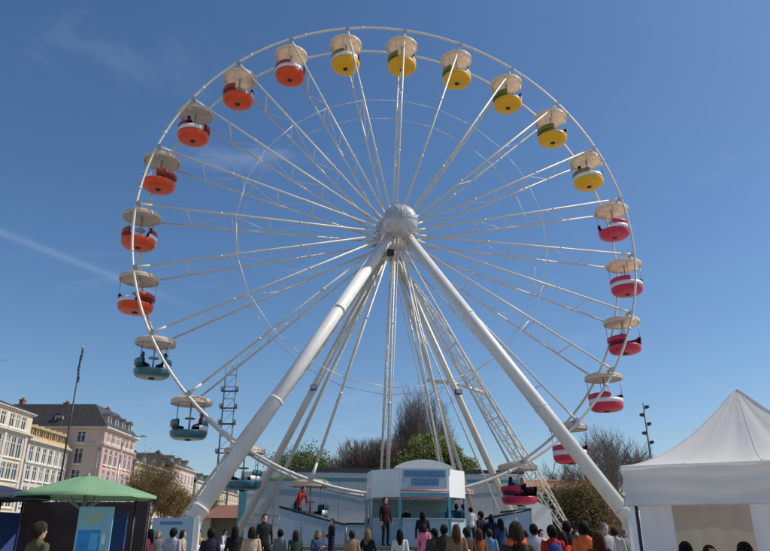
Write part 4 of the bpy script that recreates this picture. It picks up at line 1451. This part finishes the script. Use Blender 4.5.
def body_mesh(name, pose):
    """one continuous body, 1.75 m tall, facing -Y, merged by a voxel remesh and coloured by the nearest limb"""
    sit = pose.get("sit", False)
    lean = pose.get("lean", 0.0)
    hipz = .50 if sit else .92
    up = hipz - .92
    Ml = Matrix.Translation((0, 0, hipz)) @ Matrix.Rotation(lean, 4, "X") @ Matrix.Translation((0, 0, -hipz))
    mb, seg = MB(), []

    def cap(p0, r0, p1, r1, tg, n=10):
        p0, p1 = Vector(p0), Vector(p1)
        mb.tube(p0, p1, r0, r1, n)
        mb.ball(p0, r0 * 1.0, n, 6)
        mb.ball(p1, r1 * 1.0, n, 6)
        seg.append((p0, p1, (r0 + r1) / 2, tg))

    # torso
    rings = [(.84, .155, .11, 0), (.92, .172, .125, 0), (1.0, .165, .12, 0), (1.10, .152, .112, -.005), (1.22, .168, .12, -.008), (1.34, .188, .118, -.004), (1.41, .178, .10, .0), (1.46, .12, .08, .008), (1.50, .062, .06, .012)]
    n = 20
    vs = []
    for z, w, d, yo in rings:
        for i in range(n):
            a = 2 * math.pi * i / n
            ca, sa = math.cos(a), math.sin(a)
            vs.append(Ml @ V3(w * math.copysign(abs(ca) ** .85, ca), d * math.copysign(abs(sa) ** .85, sa) + yo, z + up))
    fs = [(j * n + i, j * n + (i + 1) % n, (j + 1) * n + (i + 1) % n, (j + 1) * n + i) for j in range(len(rings) - 1) for i in range(n)]
    fs += [tuple(reversed(range(n))), tuple(range((len(rings) - 1) * n, len(rings) * n))]
    mb.add(vs, fs)
    for z0, z1, r in ((1.0, 1.2, .15), (1.2, 1.42, .16)):
        seg.append((Ml @ V3(-.06, 0, z0 + up), Ml @ V3(-.06, 0, z1 + up), r * .75, 1))
        seg.append((Ml @ V3(.06, 0, z0 + up), Ml @ V3(.06, 0, z1 + up), r * .75, 1))
    seg.append((Ml @ V3(-.05, 0, .90 + up), Ml @ V3(.05, 0, .90 + up), .11, 1 if pose.get("long_top", True) else 2))
    # neck and head
    Mh = Ml @ Matrix.Translation((0, .01, 1.50 + up)) @ Matrix.Rotation(-lean * .6 + pose.get("nod", 0), 4, "X") @ Matrix.Rotation(pose.get("turn", 0), 4, "Z")
    cap(Ml @ V3(0, .012, 1.46 + up), .058, Mh @ V3(0, -.005, .06), .052, 0)
    hv = []
    hr = [(.005, .018, .035, -.055), (.02, .040, .058, -.036), (.045, .058, .078, -.018), (.075, .067, .090, -.008), (.11, .073, .096, -.002), (.145, .076, .099, .002), (.18, .074, .097, .004), (.21, .062, .083, .006), (.235, .038, .054, .006), (.247, .01, .014, .006)]
    for z, w, d, yo in hr:
        for i in range(n):
            a = 2 * math.pi * i / n
            hv.append(Mh @ V3(w * math.cos(a), d * math.sin(a) + yo, z))
    fs = [(j * n + i, j * n + (i + 1) % n, (j + 1) * n + (i + 1) % n, (j + 1) * n + i) for j in range(len(hr) - 1) for i in range(n)]
    fs += [tuple(reversed(range(n))), tuple(range((len(hr) - 1) * n, len(hr) * n))]
    mb.add(hv, fs)
    seg.append((Mh @ V3(0, -.01, .06), Mh @ V3(0, 0, .18), .08, 0))
    # nose, brow, ears
    mb.tube(Mh @ V3(0, -.092, .135), Mh @ V3(0, -.116, .098), .010, .016, 8)
    mb.ball(Mh @ V3(0, -.108, .098), .017, 8, 5)
    mb.tube(Mh @ V3(-.045, -.082, .142), Mh @ V3(.045, -.082, .142), .013, .013, 8)
    mb.tube(Mh @ V3(-.022, -.089, .062), Mh @ V3(.022, -.089, .062), .010, .010, 8)
    for s in (-1, 1):
        mb.ball(Mh @ V3(s * .078, .008, .115), (.014, .022, .033), 8, 5)
    # legs
    for s in (-1, 1):
        hp = V3(s * .092, 0, hipz - .02)
        if sit:
            kn, an = V3(s * .13, -.40, hipz - .02), V3(s * .13, -.42, hipz - .40)
        else:
            st = pose.get("stride", 0) * s
            kn, an = V3(s * .105, -.03 - st * .5 + abs(st) * -.05, .50), V3(s * .11, .015 - st, .085 + max(0, -st) * .12)
        cap(hp, .098, kn, .062, 2, 12)
        cap(kn, .060, an.lerp(kn, .55), .060, 2, 12)
        cap(an.lerp(kn, .55), .058, an, .046, 2, 12)
        cap(an + V3(0, .03, -.045), .036, an + V3(s * .02, -.15, -.05), .033, 3, 10)
        mb.ball(an + V3(s * .02, -.17, -.055), (.042, .05, .028), 10, 6)
    # arms and hands
    for s, key in ((-1, "r"), (1, "l")):
        sh = Ml @ V3(s * .175, 0, 1.405 + up)
        e, w = pose.get(key, ((s * .235, .03, 1.13), (s * .245, -.06, .88)))
        el, wr_ = Ml @ V3(*e[:2], e[2] + up), Ml @ V3(*w[:2], w[2] + up)
        cap(sh, .062, el, .046, 1, 10)
        cap(el, .045, wr_, .033, 1, 10)
        d = (wr_ - el).normalized()
        inn = V3(-s, 0, 0)
        inn = (inn - d * inn.dot(d))
        inn = inn.normalized() if inn.length > .1 else V3(0, 0, -1)
        side = d.cross(inn).normalized()
        pa = wr_ + d * .02
        for q_ in (-.024, -.008, .008, .024):
            cap(pa + side * q_ * .7, .017, pa + d * .07 + side * q_ * 1.1, .015, 0, 8)
        for q_, l_ in ((-.030, .062), (-.010, .078), (.010, .084), (.030, .074)):
            b0 = pa + d * .075 + side * q_
            b1 = b0 + d * l_ * .5 + inn * .012
            b2_ = b1 + d * l_ * .38 + inn * .028
            cap(b0, .0105, b1, .0098, 0, 8)
            cap(b1, .0098, b2_, .0088, 0, 8)
        sg = 1 if side.y < 0 else -1
        t0 = pa + d * .012 + side * sg * .024
        t1 = t0 + d * .035 + side * sg * .028 + inn * .012
        cap(t0, .014, t1, .012, 0, 8)
        cap(t1, .012, t1 + d * .034 + side * sg * .006 + inn * .01, .0095, 0, 8)
    tmp = mb.build("tmp_body", SKINS[0])
    md = tmp.modifiers.new("r", "REMESH")
    md.mode = "VOXEL"
    md.voxel_size = .0098
    md.use_smooth_shade = True
    ms = tmp.modifiers.new("s", "SMOOTH")
    ms.factor, ms.iterations = .5, 2
    dg = bpy.context.evaluated_depsgraph_get()
    me = bpy.data.meshes.new_from_object(tmp.evaluated_get(dg))
    bpy.data.objects.remove(tmp)
    me.name = name
    nf = len(me.polygons)
    ctr = np.empty(nf * 3)
    me.polygons.foreach_get("center", ctr)
    ctr = ctr.reshape(-1, 3)
    best, bt = np.full(nf, 9.0), np.zeros(nf, int)
    for p0, p1, r, tg in seg:
        a_, b_ = np.array(p0), np.array(p1)
        ab = b_ - a_
        t_ = np.clip(((ctr - a_) @ ab) / max(ab @ ab, 1e-9), 0, 1)
        dd = np.linalg.norm(ctr - (a_ + t_[:, None] * ab), axis=1) - r
        k = dd < best
        best[k], bt[k] = dd[k], tg
    for s in (-1, 1):
        ey = np.array(Mh @ V3(s * .032, -.094, .122))
        bt[np.linalg.norm(ctr - ey, axis=1) < .014] = 4
    me.materials.clear()
    for _ in range(5):
        me.materials.append(SKINS[0])
    me.polygons.foreach_set("material_index", bt.astype(np.int32))
    me.polygons.foreach_set("use_smooth", np.ones(nf, bool))
    me.update()
    me["head"] = [x for row in Mh for x in row]
    return me


def hair_mesh(kind, seed):
    """hair around the head frame (z up from the chin): an under-cap and several hundred locks lying over it"""
    R = random.Random(seed)
    mb = MB()
    n, m = 28, 16
    back = {"short": .015, "long": -.20, "bob": -.035}[kind]
    side = {"short": .088, "long": -.12, "bob": .0}[kind]

    def bottom(a):
        f = -math.sin(a)
        if f > .62:
            return .205
        if f > .1:
            t_ = (f - .1) / .52
            return side + (.205 - side) * t_ ** (1.2 if kind == "short" else 2.5)
        return side + (back - side) * min(1, (.1 - f) / .7)

    def surf(a, z, o=0.0):
        if z > .13:
            rr_ = math.sqrt(max(0.0, 1 - ((min(z, .262) - .13) / .132) ** 2))
        elif kind == "short":
            rr_ = 1 - .42 * min(1.0, (.13 - z) / .13) ** 1.6
        else:
            rr_ = 1 + .10 * math.sin(min(1.0, (.13 - z) / .30) * 2.6)
        wv = 1 + .03 * mnoise.noise(Vector((math.cos(a) * 5 + seed, math.sin(a) * 5, z * 9)))
        return V3((.080 * rr_ * wv + o) * math.cos(a), (.103 * rr_ * wv + o) * math.sin(a) + .008, z)

    vs = []
    for j in range(m + 1):
        for i in range(n):
            a = 2 * math.pi * i / n
            vs.append(surf(a, .262 + (bottom(a) - .262) * (j / m)))
    mb.smooth = True
    mb.add(vs, [(j * n + i, j * n + (i + 1) % n, (j + 1) * n + (i + 1) % n, (j + 1) * n + i) for j in range(m) for i in range(n)])
    for _ in range(420):
        a = R.uniform(0, 2 * math.pi)
        zt = .262 - .262 * R.random() ** 1.6 * .75
        b_ = bottom(a) - R.uniform(-.012, .022)
        if zt < b_ + .04:
            continue
        ln = min(zt - b_, R.uniform(.09, .2) if kind == "short" else R.uniform(.12, .4))
        w_, o_, sw = R.uniform(.04, .12), R.uniform(.001, .013), R.uniform(-.35, .35)
        pv = []
        for k in range(6):
            t_ = k / 5
            z = zt - ln * t_
            ww = w_ * (1 - t_ ** 2 * .85)
            for q_ in (-1, 0, 1):
                pv.append(surf(a + sw * t_ + q_ * ww * .5, z, o_ + (.004 if q_ == 0 else 0) + .010 * t_ * t_))
        mb.add(pv, [(k * 3 + q_, (k + 1) * 3 + q_, (k + 1) * 3 + q_ + 1, k * 3 + q_ + 1) for k in range(5) for q_ in (0, 1)])
    return mb.mesh("hair", HAIRS["brown"])


POSES = {
    "stand": body_mesh("person", {}),
    "phone": body_mesh("person", {"r": ((-.23, -.02, 1.14), (-.10, -.26, 1.20)), "nod": .25}),
    "reach": body_mesh("person", {"r": ((-.36, -.12, 1.22), (-.60, -.22, 1.14)), "turn": -.5}),
    "walk": body_mesh("person", {"stride": .16, "r": ((-.23, -.10, 1.14), (-.22, -.24, .93)), "l": ((.23, .14, 1.14), (.24, .10, .88))}),
    "carry": body_mesh("person", {"r": ((-.235, .0, 1.14), (-.12, -.22, 1.07)), "l": ((.235, .0, 1.14), (.12, -.22, 1.05)), "turn": .4}),
    "lean": body_mesh("person", {"lean": .55, "r": ((-.24, -.18, 1.22), (-.22, -.30, 1.02)), "l": ((.24, -.22, 1.24), (.20, -.42, 1.10))}),
    "sit": body_mesh("person", {"sit": True, "r": ((-.23, -.06, 1.14), (-.15, -.30, 1.04)), "l": ((.23, -.06, 1.14), (.15, -.30, 1.04))}),
}
HAIR = {k: hair_mesh(k, i + 1) for i, k in enumerate(("short", "long", "bob"))}


def person(label, loc, h, face, pose, top, legs, hair="short", hcol="brown", skin=0, group=None):
    """face = heading in degrees the person looks towards, 0 = at the camera, 180 = away"""
    o = link("person", POSES[pose], None, loc, math.radians(face))
    k = h / (1.33 if pose == "sit" else 1.76)
    o.scale = (k, k, k)
    tag(o, label, "person", group)
    for i, m in enumerate((SKINS[skin], cloth(top), cloth(legs), SHOE, EYE)):
        o.material_slots[i].link = "OBJECT"
        o.material_slots[i].material = m
    hm = link("hair", HAIR[hair], o)
    hm.matrix_local = Matrix([POSES[pose]["head"][i * 4:i * 4 + 4] for i in range(4)])
    hm.material_slots[0].link = "OBJECT"
    hm.material_slots[0].material = HAIRS[hcol]
    return o


BLK, NAV, GRY, WHT, BRN, DEN = (.015, .015, .018), (.018, .025, .055), (.16, .16, .17), (.62, .61, .60), (.075, .05, .032), (.045, .065, .12)


def crowd(x, y, Y, zf, label, face, pose, top, legs, hair="short", hcol="brown", skin=0, hfix=None):
    """a person whose crown shows at photo pixel (x, y); Y metres away, standing at height zf"""
    p = at_y(x, y, Y)
    h = hfix or min(1.92, max(1.05, p.z - zf))
    return person(label, (p.x, Y, zf), h, face, pose, top, legs, hair, hcol, skin)


# on the square
crowd(42, 521, 10.4, 0, "person in an olive brown jacket under the green parasol", 150, "stand", (.10, .085, .04), NAV, "short", "brown")
crowd(129, 521, 15, 0, "person in a dark grey jacket standing before the pink house", 200, "stand", (.06, .06, .065), BLK, "short", "black")
crowd(143, 524, 18, 0, "dark clad person close beside the dark grey jacket", 120, "walk", BLK, NAV, "bob", "black")
crowd(118, 526, 17, 0, "person in a maroon top by the menu board", 40, "phone", (.10, .02, .03), BLK, "long", "brown")
crowd(174.5, 527.5, 19, 0, "dark haired person in a pale lilac shirt before the notice panel", 170, "stand", (.42, .38, .46), (.25, .06, .08), "short", "black")
crowd(212, 527.5, 17, 0, "person in a dark purple jacket by the wheel's leg", 185, "stand", (.035, .02, .05), BLK, "short", "black")
crowd(236, 525.5, 20, 0, "person in black beside the purple jacket", 200, "phone", BLK, BLK, "long", "black")
crowd(252.5, 526.5, 18.5, 0, "person in a beige top with dark hair beside the one in black", 190, "carry", (.50, .38, .27), DEN, "bob", "brown")
crowd(200, 531, 30, 0, "small figure in yellowish top beyond the wheel's leg foot", 10, "stand", (.4, .3, .1), DEN, "short", "brown")
crowd(226, 529, 34, 0, "small figure in white beyond the wheel's leg", 60, "walk", WHT, GRY, "short", "brown")
crowd(107, 530, 22, 0, "small figure in white shirt walking by the house fronts", 80, "walk", WHT, DEN, "short", "black")
crowd(159, 530.5, 25, 0, "small figure in grey by the notice panel's edge", 20, "stand", GRY, NAV, "long", "blond")
# steps and deck
ST = [DZ - (i + 1) * DZ / 4 for i in range(3)]


def deck(x, y, w, zf, *a, **k):
    p = loc_pix(x, y, w)
    q_ = WM @ p
    h = min(1.92, max(1.05, p.z - zf))
    return person(a[0], (q_.x, q_.y, zf), h, *a[1:], **k)


deck(265.5, 513, -12.85, ST[2], "tall man in a dark suit jacket and white shirt on the front steps", 20, "stand", (.02, .02, .024), BLK, "short", "black")
deck(332, 518.5, -12.45, ST[1], "person in black holding a bag on the front steps", 300, "carry", BLK, NAV, "short", "black")
deck(385.5, 497, -10.35, DZ, "man in a dark maroon top standing on the deck by the booth", 35, "stand", (.035, .008, .012), BLK, "short", "black")
deck(422.5, 511, -12.45, ST[1], "dark haired person in black at the booth counter steps", 180, "stand", BLK, NAV, "bob", "black")
deck(424, 524, -12.9, ST[2], "child in a pink jacket on the lowest step", 170, "stand", (.75, .20, .28), (.4, .38, .42), "bob", "brown")
deck(449, 505.5, -8.9, DZ, "woman in a teal blue top waiting beside the booth", 200, "stand", (.02, .10, .15), DEN, "long", "brown")
deck(456.5, 503.5, -8.2, DZ, "man in a blue shirt at the back of the waiting group", 160, "stand", (.03, .12, .24), NAV, "short", "auburn")
deck(463.5, 504, -8.6, DZ, "person in a petrol blue sweater in the waiting group", 220, "phone", (.015, .07, .11), NAV, "short", "auburn")
deck(470.5, 507, -9.6, DZ, "dark haired person in a white shirt on the deck", 190, "stand", WHT, NAV, "short", "black")
deck(480, 511, -12.45, ST[1], "person in black beside the white shirt", 230, "stand", BLK, BLK, "short", "black")
deck(491, 514, -12.5, ST[1], "person in navy on the front steps", 150, "carry", NAV, DEN, "bob", "black")
deck(500, 518, -12.9, ST[2], "person in dark blue behind the brown haired woman", 200, "stand", (.02, .04, .09), NAV, "long", "black")
deck(406, 507, -8.9, DZ, "ticket seller in black inside the booth", 10, "stand", BLK, BLK, "short", "black")
pr_x = loc_pix(297, 508, -1.75).x
MB().box(pr_x - .45, pr_x + .45, -2.1, -1.3, SIDE[-1][3] + .002, SIDE[-1][3] + .32).build("loading_block", DECK, plat)
# man in red bending over on the left landing
zb = SIDE[-1][3]
pr = loc_pix(297, 508, -1.75)
q_ = WM @ Vector((pr.x, -1.75, 0))
person("man in a red top bending forward on the raised landing", (q_.x, q_.y, zb + .32), 1.88, 62, "lean", (.40, .02, .02), BLK, "short", "auburn")
# near crowd on the right
crowd(444, 524, 18.5, 0, "person in a dark brown jacket stretching out one arm", 185, "reach", (.045, .03, .024), BLK, "short", "black")
crowd(456, 524, 17.5, 0, "person with auburn hair in a tan jacket beside the outstretched arm", 175, "stand", (.22, .14, .08), BRN, "long", "auburn")
crowd(466, 527, 19, 0, "person in a brown coat beside the tan jacket", 200, "stand", BRN, NAV, "short", "brown")
crowd(515, 521, 9.4, 0, "woman with full brown hair and an orange scarf collar", 182, "stand", (.05, .035, .03), BLK, "long", "brown")
crowd(533, 523.5, 17, 0, "dark haired person in a pale grey top", 180, "stand", (.42, .42, .44), NAV, "short", "black")
crowd(551, 524.5, 14, 0, "person in a red jacket with a blue rucksack", 178, "stand", (.50, .02, .03), NAV, "short", "black")
crowd(561, 531, 14.8, 0, "shorter person in a red jacket beside the blue rucksack", 200, "stand", (.45, .03, .03), DEN, "bob", "brown")
crowd(566, 520.5, 16, 0, "tall dark clad person behind the red jackets", 170, "stand", BLK, BLK, "short", "black")
crowd(583, 521, 14, 0, "person in a bright orange jacket by the tent", 165, "stand", (.75, .16, .05), BLK, "short", "black")
crowd(597, 530.5, 11.5, 0, "person with long auburn hair and a rust coat by the tent", 190, "stand", (.20, .06, .03), BLK, "long", "auburn")
crowd(604, 523, 18, 0, "person in a pale grey jacket behind the orange one", 20, "stand", (.34, .33, .33), DEN, "short", "grey")
crowd(614, 526.5, 19, 0, "person in a cream jacket beside the tent's leg", 150, "phone", (.48, .44, .38), BRN, "short", "brown")
crowd(524, 530, 18, 0, "small figure in navy beyond the pale grey top", 190, "stand", NAV, BLK, "short", "brown")
crowd(575, 530, 19, 0, "small figure in teal beyond the orange jacket", 30, "stand", (.05, .14, .16), BLK, "bob", "brown")
for x, y, Y, lab, fc, ps, tp, lg, hr_, hc in (
        (281, 529, 23, "figure in a grey hooded top before the sloped blue parapet", 170, "stand", GRY, DEN, "short", "black"),
        (296, 530, 22, "figure in dark green before the sloped blue parapet", 200, "walk", (.03, .06, .04), BLK, "bob", "brown"),
        (318, 529.5, 23, "figure in denim blue beside the front steps", 40, "phone", DEN, NAV, "long", "blond"),
        (352, 530, 21, "figure in a tan jacket left of the ticket booth", 185, "stand", (.30, .20, .12), DEN, "short", "brown"),
        (368, 529, 22, "figure in black with fair hair near the ticket booth", 150, "walk", BLK, NAV, "long", "blond"),
        (400, 529, 21, "figure in a white blouse in front of the booth counter", 175, "stand", WHT, NAV, "long", "black"),
        (434, 528, 20, "figure in charcoal next to the child in pink", 190, "carry", (.05, .05, .055), BLK, "short", "black"),
        (478, 528.5, 20, "figure in a rust sweater below the waiting group", 200, "stand", (.25, .07, .03), DEN, "bob", "auburn"),
        (489, 529, 21, "figure in a sky blue shirt below the waiting group", 160, "phone", (.16, .28, .42), NAV, "short", "brown"),
        (541, 529, 22, "figure in a yellow top beside the red jackets", 20, "walk", (.55, .38, .05), DEN, "short", "black"),
        (590, 529, 22, "figure in purple behind the orange jacket", 190, "stand", (.10, .03, .14), BLK, "long", "brown"),
        (624, 529, 24, "figure in a grey coat at the tent's corner leg", 60, "walk", GRY, BLK, "short", "grey"),
        (184, 530, 24, "figure in a beige coat at the notice panel", 90, "walk", (.40, .32, .22), BRN, "bob", "brown"),
        (151, 529, 23, "figure in burgundy walking towards the notice panel", 250, "walk", (.16, .02, .04), NAV, "long", "black")):
    crowd(x, y, Y, 0, lab, fc, ps, tp, lg, hr_, hc)
# inside the tent
crowd(684, 540, 9.5, 0, "short black haired person in the tent opening", 170, "stand", BLK, BLK, "short", "black", hfix=1.47)
crowd(742, 540, 9.1, 0, "black haired person by the tent's wide curtain", 200, "stand", (.03, .03, .05), BLK, "bob", "black", hfix=1.47)
crowd(709, 544, 9.9, 0, "short person in grey at the table inside the tent", 20, "stand", (.12, .12, .13), BLK, "bob", "brown", hfix=1.42)

# rucksack and scarf
p = at_y(551, 524.5, 14)
rk = MB()
rk.smooth = True
rk.ball((0, 0, 0), (.16, .10, .24), 16, 10)
rk.smooth = False
rk.box(-.11, .11, -.155, -.085, -.16, .0)
ru = tag(rk.build("rucksack", cloth((.03, .05, .22))), "blue rucksack on the back of the red jacket", "rucksack")
ru.location = (p.x, 14 - .19, 1.16)
for sx in (-1, 1):
    MB().tube((sx * .09, .02, .20), (sx * .10, .16, .26), .018, n=6).build("strap", cloth((.02, .03, .12)), ru)
p = at_y(515, 521, 9.4)
sc = MB()
sc.lathe([(.095, -.055), (.125, -.045), (.135, 0), (.115, .045), (.085, .05), (.095, -.055)], 24)
so = tag(sc.build("scarf", cloth((.60, .12, .03))), "orange scarf round the brown haired woman's neck", "scarf")
so.location = (p.x, 9.4 - .005, 1.46)

# riders
def rider(k, ang, label, top, hair, hcol):
    gd = gondola_at[k]
    a = math.radians(ang)
    r = .58
    face = math.degrees(a) - 90
    person(label, (gd.location.x + r * math.cos(a), gd.location.y + r * math.sin(a), gd.location.z - 2.08), 1.30, face, "sit", top, NAV, hair, hcol)


for k, ang in ((11, 60), (11, 215), (-7, 35), (-7, 190), (-11, 160), (-11, 20), (-1, 100), (-3, 250), (-5, 45), (3, 40), (5, 200), (8, 80), (-8, 20)):
    nm = {11: ("rider in a dark top in the low crimson gondola", "second rider in purple in the low crimson gondola"), -7: ("rider in black in the teal gondola below the orange ones", "second rider in navy in the teal gondola below the orange ones"), -11: ("rider in teal in the bottom gondola beside the booth", "second rider in black in the bottom gondola beside the booth"), -1: ("rider in an orange gondola next to the first yellow one",) * 2, -3: ("rider in the third orange gondola from the yellow ones",) * 2, -5: ("rider in the next to last orange gondola",) * 2, 3: ("rider in the fourth yellow gondola from the orange ones",) * 2, 5: ("rider in the last yellow gondola above the crimson ones",) * 2, 8: ("rider in the third crimson gondola from the yellow ones",) * 2, -8: ("rider in red in the second teal gondola below the orange ones",) * 2}[k]
    i = 0 if (k, ang) in ((11, 60), (-7, 35), (-11, 160)) or k not in (11, -7, -11) else 1
    top = {11: (BLK, (.12, .02, .10)), -7: (BLK, NAV), -11: ((.02, .10, .14), BLK), -8: ((.4, .02, .03), BLK)}.get(k, (BLK, BLK))[i]
    rider(k, ang, nm[i], top, "short" if i == 0 else "bob", "black" if i == 0 else "brown")
print("objects", len(bpy.data.objects))
